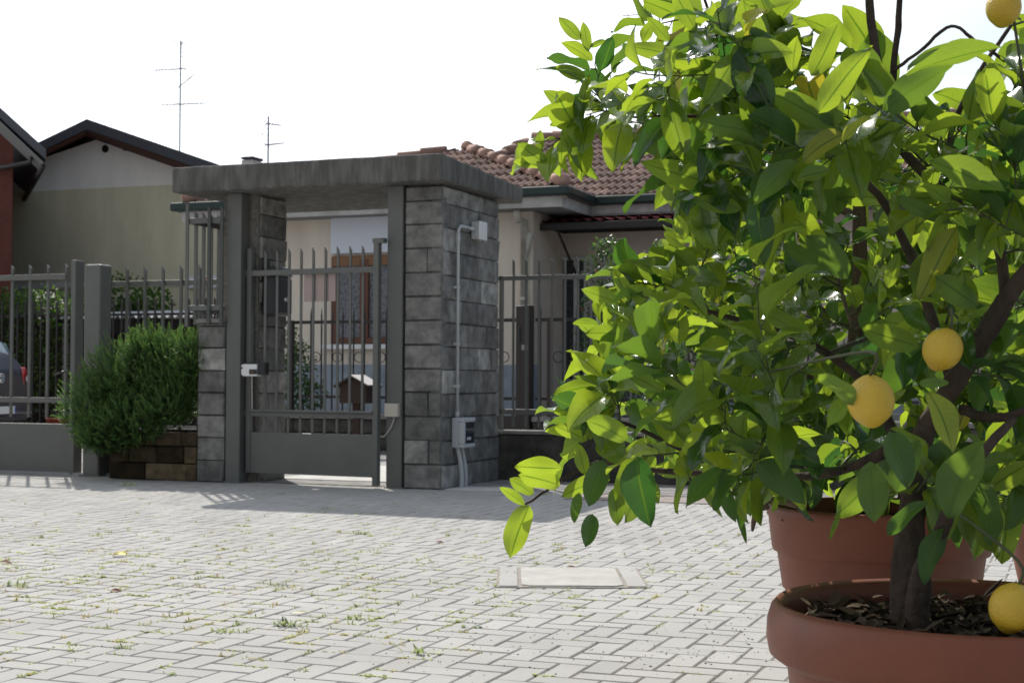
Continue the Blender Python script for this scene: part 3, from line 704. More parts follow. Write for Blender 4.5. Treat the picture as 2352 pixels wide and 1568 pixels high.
def rosemary():
    v = .12
    c = lambda px, py, vv: np.array([fr(px, py, vv)[0], vv, fr(px, py, vv)[1]])
    base = (x_u(300, .1), .1, 0)
    t = thing('rosemary_bush', 'dense dark green rosemary bush bulging over the brown block planter', 'shrub', base)
    K = 1/ (3400/12.7)
    blobs = []
    for px, py, rx, rz, vv in ((212, 930, 78, 95, -.05), (268, 872, 85, 95, .0), (335, 858, 85, 105, .05), (402, 848, 78, 98, .1), (300, 960, 95, 68, -.1), (245, 985, 66, 62, -.12), (230, 1005, 50, 40, -.1), (420, 900, 52, 72, .08), (380, 935, 60, 50, -.05), (445, 815, 40, 62, .05), (350, 800, 50, 50, .1)):
        p = c(px, py, vv); blobs.append((*(p-np.array(base)), rx*K, .28, rz*K))
    n = 4400; P, d = ell_points(n, blobs, .3)
    keep = P[:, 2] > .12; P, d = P[keep], d[keep]; n = len(P)
    d2 = d*.7+np.array([0, -.2, .7])+rnd_unit(n)*.38; d2 /= np.linalg.norm(d2, axis=1, keepdims=True)
    Ls = rng.uniform(.08, .17, n); nn = 24
    PP = []; DD = []; NN = []; LL = []; TT = []
    sm = MB()
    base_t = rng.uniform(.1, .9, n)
    for i in range(n):
        p0 = P[i]-d2[i]*Ls[i]*.55; bend = rnd_unit(1)[0]*.03
        a = np.cross(d2[i], rnd_unit(1)[0]); a /= np.linalg.norm(a); b = np.cross(d2[i], a)
        for k in range(nn):
            s = (k+.5)/nn; q = k*2.4; r = a*math.cos(q)+b*math.sin(q)
            PP.append(p0+d2[i]*Ls[i]*s+bend*s*s); DD.append(d2[i]*.95+r*(.75-.35*s)); NN.append(d2[i]-r*.2+.01)
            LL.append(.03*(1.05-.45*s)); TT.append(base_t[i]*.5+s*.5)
        if i % 3 == 0: sm.tube([p0-d2[i]*.06, p0+d2[i]*Ls[i]*.9], [.002, .001], 3, caps=False)
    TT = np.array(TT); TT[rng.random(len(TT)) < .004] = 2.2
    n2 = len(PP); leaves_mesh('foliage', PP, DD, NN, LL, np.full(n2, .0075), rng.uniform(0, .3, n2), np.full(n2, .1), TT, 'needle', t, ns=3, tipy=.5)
    for k in range(10):
        q = rng.uniform(-.5, .5); tip = np.array([q, rng.uniform(-.15, .15), rng.uniform(.4, 1.0)]); sm.tube([(.15+.05*k*.3, .05, .3), (.1+q*.4, 0, .5), tip], [.016, .011, .005], 6)
    sm.build('stems', 'stem_dark', t, base=(0, 0, 0))
rosemary()

# ================================================================ BEYOND THE FENCE
IV = 5.3
def inner_fence():
    zc = z_(950, 760, IV); zr = z_(735, 760, IV); zl = z_(908, 760, IV); zt = z_(706, 760, IV); zring = z_(820, 760, IV)
    uA = -9.2; uP = x_u(1155, IV); 
    d = 0.0
    bu = [x_u(p, IV) for p in (668.0, 693.0)]
    def section(u0, u1, label, rings=True, phase=0):
        t = thing('iron_fence', label, 'fence', (u0, IV, 0), group='dark iron fences of the house')
        m = MB(); courses(m, u0, u1, 0, zc-.06, .2, 'v-', IV, h=.22, bw=.8); m.build('base_wall', 'stone_lo', t)
        m = MB(); m.box(u0, u1, IV-.04, IV+.26, zc-.058, zc); m.build('coping', 'coping', t, bevel=.008)
        m = MB(); m.box(u0, u1, IV+.08, IV+.10, zr-.04, zr); m.build('top_rail', 'iron', t)
        m = MB(); m.box(u0, u1, IV+.08, IV+.10, zl-.035, zl); m.build('bottom_rail', 'iron', t)
        u = u0+.06; pr = None; rg = None; k = phase
        while u < u1-.03:
            if pr is None:
                m = MB(); m.tube([(u, IV+.09, zc), (u, IV+.09, zt-.12)], .0105, 6); m.tube([(u, IV+.09, zt-.12), (u, IV+.09, zt)], [.0125, .002], 6)
                pr = m.build('bar', 'iron', t, smooth=False); up = u
            else: cp(pr, t, (u-up, 0, 0))
            if rings and k % 2 == 0 and u+.07 < u1-.05:
                if rg is None: m = MB(); m.ring((u+.0735, IV+.09, zring), .062, .006); rg = m.build('ring', 'iron', t); ur = u
                else: cp(rg, t, (u-ur, 0, 0))
            u += .147; k += 1
        return t
    section(x_u(600, IV), x_u(1085, IV), 'dark iron fence with small rings on a stone wall, seen through the pedestrian gate')
    section(x_u(1224, IV), x_u(1224, IV)+8, 'dark iron fence with small rings in front of the house door and rose bush', phase=1)
    # brown gate
    a, b = x_u(1085, IV), x_u(1195, IV)
    t = thing('house_gate', 'narrow dark brown iron gate with solid foot between the two fence stretches', 'gate', (a, IV, 0))
    m = MB(); m.box(a, a+.06, IV+.05, IV+.11, .1, zr+.14); m.box(x_u(1181, IV), x_u(1194, IV), IV+.05, IV+.11, .1, z_(702, 1187, IV)); m.build('stile', 'brown_iron', t, bevel=.004)
    m = MB(); m.box(a, b-.02, IV+.06, IV+.10, zr-.04, zr); m.build('top_rail', 'iron', t)
    m = MB(); m.box(a, b-.02, IV+.06, IV+.10, zl-.035, zl); m.build('bottom_rail', 'iron', t)
    m = MB(); m.box(a+.06, x_u(1181, IV), IV+.07, IV+.09, .12, z_(955, 1160, IV)); m.build('foot_panel', 'brown_iron', t)
    pr = None; u = a+.17
    while u < x_u(1178, IV):
        m = MB(); m.tube([(u, IV+.08, .4), (u, IV+.08, zt-.1), (u, IV+.08, zt)], [.0105, .012, .002], 6); m.build('bar', 'iron', t); u += .155
    m = MB(); m.ring((x_u(1152, IV), IV+.08, zring), .062, .006); m.build('ring', 'iron', t)
    m = MB(); m.box(x_u(1189, IV), x_u(1196.5, IV), IV+.0, IV+.05, z_(784, 1190, IV), z_(750, 1190, IV)); m.build('lock_case', 'black', t, bevel=.01)
    t = thing('brown_gate_post', 'thick dark brown gate post with a small plate, right of the porch pier', 'gate post', (x_u(1206, IV), IV, 0))
    u0, u1 = x_u(1197, IV), x_u(1216, IV)
    m = MB(); m.box(u0, u1, IV, IV+.16, 0, z_(701, 1205, IV)); m.build('shaft', 'brown_iron', t, bevel=.005)
    m = MB(); m.box(u0+.005, u1-.015, IV-.008, IV-.001, z_(804, 1205, IV), z_(792, 1205, IV)); m.build('bell_plate', 'coping', t, bevel=.002)
    m = MB(); m.box(x_u(1258, IV), x_u(1267, IV), IV-.03, IV+.02, .3, zr-.0)
    single(m, 'slim_post', 'brown_iron', 'slim dark brown post just right of the thick gate post', 'post', (x_u(1262, IV), IV, 0))
    # brown post with climbing plant
    u0, u1 = x_u(663, IV), x_u(674, IV)
    m = MB(); m.box(u0, u1, IV-.04, IV+.03, zc+.002, zr+.0); single(m, 'slim_post', 'brown_iron', 'dark brown fence post wrapped by the climbing shrub behind the gate', 'post', (u0, IV, 0))
inner_fence()

HV = 8.0
def house():
    hL = x_u(505, HV); hC = x_u(1222, HV)
    ev = 7.5; ze = z_(447, 1230, ev)
    eL = x_u(415, ev); eC = x_u(1290, ev); HR = hC+9.5; rv = HV+1.25; erv = ev+1.2
    t = thing('bungalow', 'pale bungalow with brown clay tile roof behind the porch and the lemon tree', 'house', (hC, HV, 0))
    m = MB(); m.box(hL, hC, HV, HV+9, 0, ze+.05); m.build('wall', 'beige', t)
    m = MB(); m.box(hC+.001, HR, rv, HV+8.9, 0, ze+.05); m.build('porch_wall', 'pinkish', t)
    m = MB(); m.box(hC+.001, hC+.012, HV+.01, rv, 0, ze+.05); m.build('return_wall', 'pinkish', t)
    zb = z_(837, 800, HV)
    m = MB(); m.box(hL-.03, hC+.03, HV-.04, HV+.3, 0, zb); m.build('plinth', 'plinth', t, bevel=.006)
    m = MB(); m.box(hC+.04, HR, rv-.04, rv-.002, 0, z_(870, 1290, rv)); m.build('porch_plinth', 'plinth', t)
    zf = z_(500, 700, HV)
    m = MB(); m.box(hL-.012, hC+.012, HV-.012, HV+.2, zf, ze+.04); m.build('frieze', 'cream', t)
    # differently coloured wall panel and the white blind above the window
    wx0, wx1 = x_u(763, HV), x_u(905, HV)+.12; wz0, wz1 = z_(790, 820, HV), z_(588, 820, HV)
    m = MB(); m.box(x_u(756, HV-.1), x_u(935, HV-.1), HV-.09, HV-.014, z_(581, 820, HV-.1), z_(497, 820, HV-.1)); m.build('blind_box', 'bluewhite', t, bevel=.01)
    w = MB(); f = .09
    w.box(wx0, wx0+f, HV-.05, HV+.03, wz0, wz1); w.box(wx1-f, wx1, HV-.05, HV+.03, wz0, wz1); w.box(wx0+f, wx1-f, HV-.05, HV+.03, wz0, wz0+f); w.box(wx0+f, wx1-f, HV-.05, HV+.03, wz1-.05, wz1)
    c = (wx0+wx1)/2-.02; w.box(c-.07, c+.07, HV-.06, HV+.03, wz0+f, wz1-.05)
    fo = w.build('window', 'wood', t, bevel=.008)
    g = MB(); g.box(wx0+f, wx1-f, HV-.02, HV-.012, wz0+f, wz1-.05); go = g.build('curtain_pane', 'lace', fo, base=t['base_'])
    g = MB(); g.box(wx0+.02, wx1-.02, HV-.056, HV-.051, wz1-.14, wz1-.01); g.build('head_board', 'woodhead', fo, base=t['base_'])
    s = MB(); s.box(wx0-.14, wx1+.1, HV-.12, HV-.002, wz0-.075, wz0-.005); s.build('sill', 'white', fo, base=t['base_'], bevel=.006)
    # eaves: pale concrete gutter beam, dark green gutter, soffit
    oh = .5; d1 = .13
    s = MB(); s.box(eL+.03, eC-.03, ev+.02, HV, ze-.16, ze-.145); s.box(hC+.012, eC-.03, HV+.001, erv, ze-.16, ze-.145); s.box(hC+.012, HR+.4, erv, rv, ze-.16, ze-.1451); s.build('soffit', 'soffit_grey', t)
    s = MB(); s.box(eL, eC, ev, ev+.05, ze-.17, ze-.03); s.box(eC-.05, eC, ev+.052, erv+.0, ze-.17, ze-.03); s.box(eC+.002, HR+.4, erv, erv+.05, ze-.17, ze-.03); s.build('fascia', 'fascia', t, bevel=.004)
    g = MB(); q = .13
    g.box(eL-q, eC+q, ev-q, ev+.03, ze-.03+.002, ze+.09); g.box(eC, eC+q, ev+.032, erv-q-.002, ze-.028, ze+.09); g.box(eC, HR+.4, erv-q, erv+.03, ze-.028, ze+.0899); g.box(eL-q, eL, ev+.032, ev+4, ze-.028, ze+.09)
    g.build('gutter', 'gutter', t, bevel=.025, segs=3)
    # roof of corrugated clay tiles
    P = .40; zt = ze+.1
    def slope(name, u_of, length, org, du, dv, w0, w1, row=.34):
        """rows of pan tiles: org + du*a + dv*b (b up the slope, horizontal measure), a between w0(b) and w1(b)"""
        org, du, dv = map(lambda x: np.array(x, float), (org, du, dv)); m = MB(); nb = int(length/row)
        step = .02
        for r in range(nb+1):
            b0 = r*row; b1 = min(b0+row*1.06, length)
            if b1 <= b0+.02: break
            a0, a1 = w0(b0+row/2), w1(b0+row/2)
            if a1-a0 < .1: continue
            n = max(int((a1-a0)/step), 2); jit = random.uniform(-.01, .01)
            vs = []
            for bb, lift in ((b0, .045), (b1, .0)):
                for i in range(n+1):
                    a = a0+(a1-a0)*i/n
                    h = .017*math.sin(a*2*math.pi/.11)+lift*.8+jit*.3
                    p = org+du*a+dv*bb; vs.append((p[0], p[1], p[2]+P*bb+h))
            for i in range(n+1):
                a = a0+(a1-a0)*i/n; p = org+du*a+dv*b0; vs.append((p[0], p[1], p[2]+P*b0-.005))
            k = len(m.v); m.v += [tuple(map(float, v)) for v in vs]
            for i in range(n):
                ti = hash((r, int((a0+(a1-a0)*i/n)/.215), name)) % 1000/1000
                m.f.append((k+i, k+i+1, k+n+1+i+1, k+n+1+i)); m.t.append(ti)
                m.f.append((k+2*(n+1)+i, k+2*(n+1)+i+1, k+i+1, k+i)); m.t.append(ti)
        return m
    D = 3.6                                          # run of each slope up to the ridge
    D1 = 2.35; LF = (eC-D1-.12-eL)/D1; ums = x_u(1222, erv+D); vb = erv+D
    dk = zt-.02
    roof = MB()
    roof.add([(eL, ev, dk), (eC, ev, dk), (eC-D1, ev+D1, dk+P*D1), (eL+D1*LF, ev+D1, dk+P*D1)], [(0, 1, 2, 3)])
    roof.add([(eC, ev, dk), (eC, erv, dk), (eC-D1, erv+D1, dk+P*D1), (eC-D1, ev+D1, dk+P*D1)], [(0, 1, 2, 3)])
    roof.add([(eC, erv, dk), (HR+.4, erv, dk), (HR+.4, vb, dk+P*D), (ums, vb, dk+P*D), (eC-D1, erv+D1, dk+P*D1)], [(0, 1, 2, 3, 4)])
    roof.add([(eL, ev, dk), (eL+D1*LF, ev+D1, dk+P*D1), (eL+D1*LF, ev+8, dk+P*D1), (eL, ev+9, dk)], [(0, 1, 2, 3)])
    roof.add([(eL+D1*LF, ev+D1, dk+P*D1), (eC-D1, ev+D1, dk+P*D1), (eC-D1, erv+D1, dk+P*D1), (eL+D1*LF, ev+8, dk+P*D1)], [(0, 1, 2, 3)])
    roof.add([(HR+.4, vb, dk+P*D), (ums, vb, dk+P*D), (ums, vb+D, dk), (HR+.4, vb+D, dk)], [(0, 1, 2, 3)])
    ro = roof.build('roof', 'tile', t)
    o = slope('a', None, D1, (0, ev, zt), (1, 0, 0), (0, 1, 0), lambda b: eL+b*LF, lambda b: eC-b).build('front_tiles', 'tile', ro, base=t['base_'])
    o = slope('b', None, D1, (eC, 0, zt), (0, 1, 0), (-1, 0, 0), lambda b: ev+b, lambda b: erv+b).build('side_tiles', 'tile', ro, base=t['base_'])
    o = slope('c', None, D, (0, erv, zt), (1, 0, 0), (0, 1, 0), lambda b: eC-b if b < D1 else eC-D1+(ums-eC+D1)*(b-D1)/(D-D1), lambda b: HR+.4).build('main_tiles', 'tile', ro, base=t['base_'])
    o = slope('d', None, D1, (eL, 0, zt), (0, 1, 0), (LF, 0, 0), lambda b: ev+b, lambda b: ev+8).build('left_tiles', 'tile', ro, base=t['base_'])
    # ridge and hip tiles
    rm = MB()
    def ridge(p, q, r=.085, step=.36, col=.5):
        p, q = np.array(p, float), np.array(q, float); L = np.linalg.norm(q-p); n = int(L/step); d = (q-p)/L
        for i in range(n):
            a = p+d*(i*step); b = a+d*step*1.12
            rm.tube([a+np.array([0, 0, .015]), b-np.array([0, 0, .005])], [r*1.12, r*.92], 10, random.random())
    R1 = zt+P*D1+.03
    ridge((eC+.02, ev-.0, zt+.04), (eC-D1, ev+D1, R1)); ridge((eL, ev, zt+.04), (eL+D1*LF, ev+D1, R1)); ridge((eL+D1*LF, ev+D1, R1), (eC-D1, ev+D1, R1))
    ridge((eC-D1, ev+D1, R1), (eC-D1, erv+D1, R1)); ridge((eC-D1, erv+D1, R1), (ums, vb, zt+P*D+.04)); ridge((ums, vb, zt+P*D+.04), (HR+.4, vb, zt+P*D+.04))
    rm.build('ridge_tiles', 'ridge', ro, base=t['base_'], smooth=True)
    v = MB(); cu = eC+1.2; cv = erv+1.75; v.box(cu, cu+.16, cv, cv+.15, zt+P*1.75, zt+P*1.75+.16); v.build('roof_vent', 'iron', ro, base=t['base_'], bevel=.02)
    # chimney, seen over the porch slab
    cv = ev+2.3; cu0, cu1 = x_u(548, cv), x_u(579, cv); zc = z_(367, 563, cv)
    c = MB(); c.box(cu0+.02, cu1-.02, cv, cv+.3, zt+.2, zc); c.build('chimney', 'fascia', ro, base=t['base_'], bevel=.01)
    c = MB(); c.box(cu0+.02, cu1-.01, cv-.02, cv+.32, zc+.01, zc+.05); c.build('chimney_cap', 'slate', ro, base=t['base_'], bevel=.01)
    # downpipe with a side branch
    u = x_u(1203, HV-.06); dv = HV-.07
    zt1 = z_(487, 1203, HV)
    pts = [(x_u(1186, HV-.3), HV-.32, ze-.17), (x_u(1192, HV-.2), HV-.22, ze-.3), (u, dv, zt1-.12), (u, dv, .1)]
    m = MB(); m.tube(pts, .05, 12); m.tube([(u+.002, dv+.01, z_(590, 1205, HV)), (u+.03, dv+.02, z_(572, 1210, HV)), (x_u(1220, HV), dv+.03, z_(534, 1218, HV))], .045, 12); m.build('downpipe', 'downpipe', t, smooth=True)
    m = MB(); m.tube([(u, dv, z_(690, 1203, HV)), (u, dv, z_(683, 1203, HV))], .056, 12); m.build('pipe_collar', 'downpipe', t)
    # door-high barred window in the recess
    a0, a1 = x_u(1264, rv), x_u(1350, rv); b1, b0 = z_(590, 1300, rv), z_(925, 1300, rv)
    m = MB(); f = .05; fv = rv-.05
    m.box(a0, a0+f, fv, rv+.02, b0, b1); m.box(a1-f, a1, fv, rv+.02, b0, b1); m.box(a0+f, a1-f, fv, rv+.02, b1-f, b1); m.box((a0+a1)/2+.08, (a0+a1)/2+.13, fv, rv+.02, b0, b1-f)
    wo = m.build('french_window', 'fascia', t, bevel=.005)
    m = MB(); m.box(a0+f, a1-f, rv-.02, rv-.008, b0, b1-f); m.build('glass', 'glassdark', wo, base=t['base_'])
    m = MB()
    for k in range(7): z = b0+.1+(b1-b0-.2)*k/6; m.box(a0+f, a1-f, rv-.035, rv-.025, z-.008, z+.008)
    for k in range(3): uu = a0+f+.12+k*.16; m.box(uu-.008, uu+.008, rv-.046, rv-.036, b0, b1-f)
    m.build('lattice', 'slate', wo, base=t['base_'])
    m = MB(); m.box(x_u(1266, rv)-.16, a0-.002, rv-.008, rv+.02, z_(760, 1260, rv), z_(575, 1260, rv)); m.build('brown_stain', mat('rusty_render', (.2, .12, .085), .9, col2=(.3, .22, .18), nscale=6), t)
    m = MB(); m.box(x_u(1264, rv)+.03-.2, x_u(1264, rv)-.10, rv-.06, rv-.009, z_(733, 1252, rv), z_(685, 1252, rv)); m.build('yellow_tag', mat('ochre_plastic', (.35, .22, .04), .6), t)
    return hC, rv, HR, ze
hC, rv, HR, ZE = house()
def awning():
    va = rv-.95; a0 = x_u(1207, va); a1 = a0+2.35
    z = z_(520, 1300, va)
    t = thing('door_canopy', 'small canopy with crimson tiles and dark struts over the recessed window', 'canopy', (a0, va, z))
    m = MB(); n = 60
    for r in range(3):
        v0 = va+r*.3; vs = []
        for vv, lift in ((v0, .03), (v0+.32, 0)):
            for i in range(n+1):
                u = a0+(a1-a0)*i/n; vs.append((u, vv, z+.05+(vv-va)*.22+lift+.02*math.sin(u*2*math.pi/.16)))
        k = len(m.v); m.v += vs
        for i in range(n): m.f.append((k+i, k+i+1, k+n+2+i, k+n+1+i)); m.t.append(.5)
    m.build('tiles', 'awning', t)
    m = MB(); m.box(a0, a1, va-.05, va+.0, z-.05, z+.045); m.box(a0, a0+.04, va+.002, rv-.003, z-.05, z+.045); m.box(a1-.04, a1, va+.002, rv-.003, z-.05, z+.045); m.build('frame', 'iron', t, bevel=.004)
    for u in (x_u(1283, va)-.05, a1-.3):
        m = MB(); m.tube([(u, va+.05, z-.02), (u, rv-.01, z-.62)], .02, 6); m.build('strut', 'iron', t)
    m = MB(); m.box(a0+.04, a1-.04, va+.01, rv-.003, z-.0, z+.012); m.build('boarding', 'shedwood', t)
awning()
# birdhouse between gate and fence
def birdhouse():
    v = IV-.9; u0, u1 = x_u(780, v), x_u(842, v); zt, ze, zb = z_(867, 812, v), z_(884, 812, v), z_(926, 812, v)
    t = thing('birdhouse', 'small dark brown house-shaped box with pale roof edge on a post, behind the gate', 'birdhouse', ((u0+u1)/2, v, 0))
    c = (u0+u1)/2
    m = MB(); m.prism([(u0, zb), (u1, zb), (u1, ze), (c, zt-.02), (u0, ze)], v, v+.25); m.build('box', 'birdwood', t, bevel=.004)
    m = MB(); e = .05
    m.add([(u0-e, v-.05, ze-.03), (c, v-.05, zt), (c, v+.3, zt), (u0-e, v+.3, ze-.03), (u0-e, v-.05, ze-.005), (c, v-.05, zt+.025), (c, v+.3, zt+.025), (u0-e, v+.3, ze-.005)], [(0,1,2,3), (4,7,6,5), (0,4,5,1), (3,2,6,7), (0,3,7,4)])
    m.add([(u1+e, v-.05, ze-.03), (c, v-.05, zt), (c, v+.3, zt), (u1+e, v+.3, ze-.03), (u1+e, v-.05, ze-.005), (c, v-.05, zt+.025), (c, v+.3, zt+.025), (u1+e, v+.3, ze-.005)], [(0,3,2,1), (4,5,6,7), (0,1,5,4), (0,4,7,3)])
    m.build('roof', 'birdwood', t)
    m = MB(); m.box(c-.002, u1+e, v-.06, v-.051, ze+.02, ze+.03); m.hexa([(c, v-.06, zt+.026), (u1+e, v-.06, ze-.004), (u1+e, v+.3, ze-.004), (c, v+.3, zt+.026), (c, v-.06, zt+.034), (u1+e, v-.06, ze+.004), (u1+e, v+.3, ze+.004), (c, v+.3, zt+.034)]); m.v = m.v[8:]; m.f = [tuple(i-8 for i in f) for f in m.f[6:]]; m.t = m.t[6:]
    m.build('roof_edge', 'snowroof', t)
    m = MB(); m.box(c-.04, c+.04, v+.08, v+.16, -.0, zb); m.build('post', 'birdwood', t)
birdhouse()

class SMB(MB):                                     # buildings that run back at an angle of their own
    def __init__(s, v, k=.92): MB.__init__(s); s.vr = v; s.kk = k
    def build(s, *a, **k):
        s.v = [(p[0]-s.kk*(p[1]-s.vr if p[1] > s.vr else 0), p[1], p[2]) for p in s.v]
        return MB.build(s, *a, **k)
def olive_house():
    v = 13.5; x0, x1 = x_u(-260, v), x_u(600, v)
    zb = z_(434, 200, v)
    apx, apz = x_u(193, v-.6), z_(274, 193, v-.6)
    t = thing('olive_house', 'gabled house with olive walls below cream, slate coloured roof, behind the left fence', 'house', (x0, v, 0))
    k = .345
    wl, wr = apx-4.3, x1
    m = SMB(v, .78); m.prism([(wl, 0), (wr, 0), (wr, zb), (wl, zb)], v, v+8); m.build('wall', 'olive', t)
    zl, zrr = apz-.25-k*(apx-wl), apz-.25-k*(wr-apx)
    m = SMB(v, .78); m.prism([(wl, zb), (wr, zb), (wr, max(zrr, zb+.01)), (apx, apz-.25), (wl, max(zl, zb+.01))], v-.004, v+8); m.build('gable', 'oliveband', t)
    m = SMB(v, .78); z = z_(660, 200, v); m.box(wl, wr, v-.03, v+.0, z, z+.1); m.build('string_course', 'oliveband', t)
    # roof plates with deep verge
    o = .6; th = .20
    for s, name in ((-1, 'a'), (1, 'b')):
        e = apx+s*5.6; ez = apz-k*5.6
        m = SMB(v-o, .78); p = [(apx, v-o, apz-th), (e, v-o, ez-th), (e, v+8.3, ez-th), (apx, v+8.3, apz-th), (apx, v-o, apz), (e, v-o, ez), (e, v+8.3, ez), (apx, v+8.3, apz)]
        if s < 0: p = [p[i] for i in (1, 0, 3, 2, 5, 4, 7, 6)]
        m.hexa(p); m.build('roof_slope', 'slate', t)
        p = [(apx, v-o+.04, apz-th-.02), (e, v-o+.04, ez-th-.02), (e, v+.0, ez-th-.02), (apx, v+.0, apz-th-.02), (apx, v-o+.04, apz-th-.005), (e, v-o+.04, ez-th-.005), (e, v, ez-th-.005), (apx, v, apz-th-.005)]
        if s < 0: p = [p[i] for i in (1, 0, 3, 2, 5, 4, 7, 6)]
        m = SMB(v-o, .78); m.hexa(p); m.build('verge_soffit', 'soffit_red', t)
    for px, py in ((242, 342), (476/1.0*.606, 338)):
        u, z = fr(px, py, v-.02); m = SMB(v, .78); m.lathe([(.001, 0), (.07, 0), (.075, .012), (.075, .03)], 18); m.v = [(u+p[0], v-.006-p[2]+.0, z+p[1]) for p in m.v]; m.build('vent', 'shedwood', t)
    # white window frame with orange blind glimpsed between the grille bars
    u0, u1 = x_u(432, v), x_u(505, v)
    a, b = z_(662, 460, v), z_(634, 460, v)
    m = SMB(v, .78); m.box(u0, u1, v-.05, v-.032, a, b); w = m.build('small_window', 'bluewhite', t, bevel=.01)
    m = SMB(v, .78); m.box((u0+u1)/2-.05, (u0+u1)/2+.1, v-.06, v-.052, a+.03, b-.03); m.build('orange_blind', mat('orange_cloth', (.5, .2, .1), .8), w, base=t['base_'])
    return v, apx, apz, k
OV, OAX, OAZ, OK = olive_house()

def redbrown_house():
    v = 10.5; xw = x_u(25, v)
    SHK = .92
    t = thing('redbrown_house', 'red-brown rendered house at the left edge with a steep slate coloured verge', 'house', (xw, v, 0))
    zc = z_(352, 100, v-.7)
    m = SMB(v); m.box(xw-5, xw, v, v+4.0, 0, z_(345, 25, v)); m.build('wall', 'redwall', t)
    # the verge climbs to the left
    vv = v-.75; p1 = fr(106, 343, vv); p0 = fr(-190, 75, vv)
    th = .17
    m = SMB(vv); m.hexa([(p0[0], vv, p0[1]-th), (p1[0], vv, p1[1]-th), (p1[0], v+4.2, p1[1]-th), (p0[0], v+4.2, p0[1]-th), (p0[0], vv, p0[1]), (p1[0], vv, p1[1]), (p1[0], v+4.2, p1[1]), (p0[0], v+4.2, p0[1])]); m.build('roof', 'slate', t)
    q1 = (xw+.0, z_(345, 25, v)); s = (p1[1]-p0[1])/(p1[0]-p0[0])
    m = SMB(v); uu = xw; zz = p1[1]+s*(uu-p1[0])-th
    m.prism([(xw-5, zz-5*s*1.0-.0), (xw-5, 2), (xw, 2), (xw, zz-.35)], v-.01, v+.5); m.build('gable_wall', 'redwall', t)
    m = SMB(vv); m.hexa([(p0[0], vv+.03, p0[1]-th-.02), (p1[0]-.05, vv+.03, p1[1]-th-.06), (p1[0]-.05, v-.012, p1[1]-th-.06), (p0[0], v-.012, p0[1]-th-.02), (p0[0], vv+.03, p0[1]-th-.004), (p1[0]-.05, vv+.03, p1[1]-th-.04), (p1[0]-.05, v-.012, p1[1]-th-.04), (p0[0], v-.012, p0[1]-th-.004)]); m.build('verge_soffit', 'soffit_grey', t)
    m = SMB(vv); m.tube([(p1[0]-.05, vv+.15, p1[1]-th-.1), (p1[0]-.05, v+4, p1[1]-th-.1)], .06, 8); m.tube([(x_u(97, vv+.3), vv+.3, z_(359, 97, vv+.3)), (x_u(94, vv+.3), vv+.3, z_(372, 94, vv+.3)), (x_u(70, v-.1), v-.1, z_(380, 70, v-.1)), (xw+.05, v-.08, z_(386, 40, v))], .045, 8); m.build('gutter', 'iron', t, smooth=True)
redbrown_house()

def mast(name, label, u, v, z0, z1, r=.016):
    t = thing(name, label, 'antenna', (u, v, z0), group=None)
    m = MB(); m.tube([(u, v, z0), (u, v, z1)], r, 6); m.build('mast', 'galv', t); return t
def yagi(t, u, v, z, ang, L, n, tilt=0, back=False, el=.3, vert=False):
    m = MB(); d = np.array([math.cos(ang), math.sin(ang), tilt]); s = np.array([-math.sin(ang), math.cos(ang), 0]) if not vert else np.array([0, 0, 1.0])
    c = np.array([u, v, z]); a = c-d*L*.15; b = c+d*L*.85
    m.tube([a, b], .010, 5)
    for i in range(n):
        p = a+(b-a)*(i+.5)/n; e = el*(1-.4*i/n)/2; m.tube([p-s*e, p+s*e], .005, 4)
    if back:
        for q in (-1, 1):
            for h in np.linspace(.03, .33, 4): pp = a+np.array([0, 0, q*h*.8])-d*h*.3; m.tube([pp-s*.13, pp+s*.13], .0035, 4)
            m.tube([a, a+np.array([0, 0, q*.27])-d*.1], .004, 4)
    m.build('aerial', 'galv', t)
def antennas():
    v = OV+1.5; z0 = z_(335, 408, v); u = x_u(408, v)
    t = mast('tv_antenna', 'tall television antenna mast with four aerials on the olive house roof', u, v, z0-.4, z_(95, 404, v))
    zA = z_(240, 408, v); yagi(t, u, v, zA, R(8), .66, 7, .0, el=.3); yagi(t, u, v, zA, R(188), .5, 3, .0, el=.4)
    yagi(t, u, v, z_(159, 408, v), R(178), .78, 11, .03, back=True, el=.22)
    yagi(t, u, v, z_(198, 408, v), R(35), .32, 6, .9, el=.18); yagi(t, u, v, z_(100, 408, v), R(150), .4, 5, .3, back=True, el=.3)
    v = HV+4; u = x_u(612, v)
    t = mast('tv_antenna', 'slim television antenna rising just behind the porch slab', u, v, 3.2, z_(268, 612, v))
    yagi(t, u, v, z_(333, 612, v), R(-12), .44, 9, .0, back=True, el=.16); yagi(t, u, v, z_(285, 612, v), R(60), .3, 5, .0, el=.22, back=True)
    v = HV+6; u = x_u(1513, v)
    t = mast('tv_antenna', 'television antenna on the tiled roof, half hidden by the lemon leaves', u, v, 4.0, z_(-40, 1513, v))
    yagi(t, u, v, z_(25, 1513, v), R(12), 1.2, 4, .0, el=.5); yagi(t, u, v, z_(32, 1513, v), R(188), .76, 4, .0, el=.5); yagi(t, u, v, z_(97, 1513, v), R(178), 1.0, 9, .0, back=True, el=.25)
antennas()

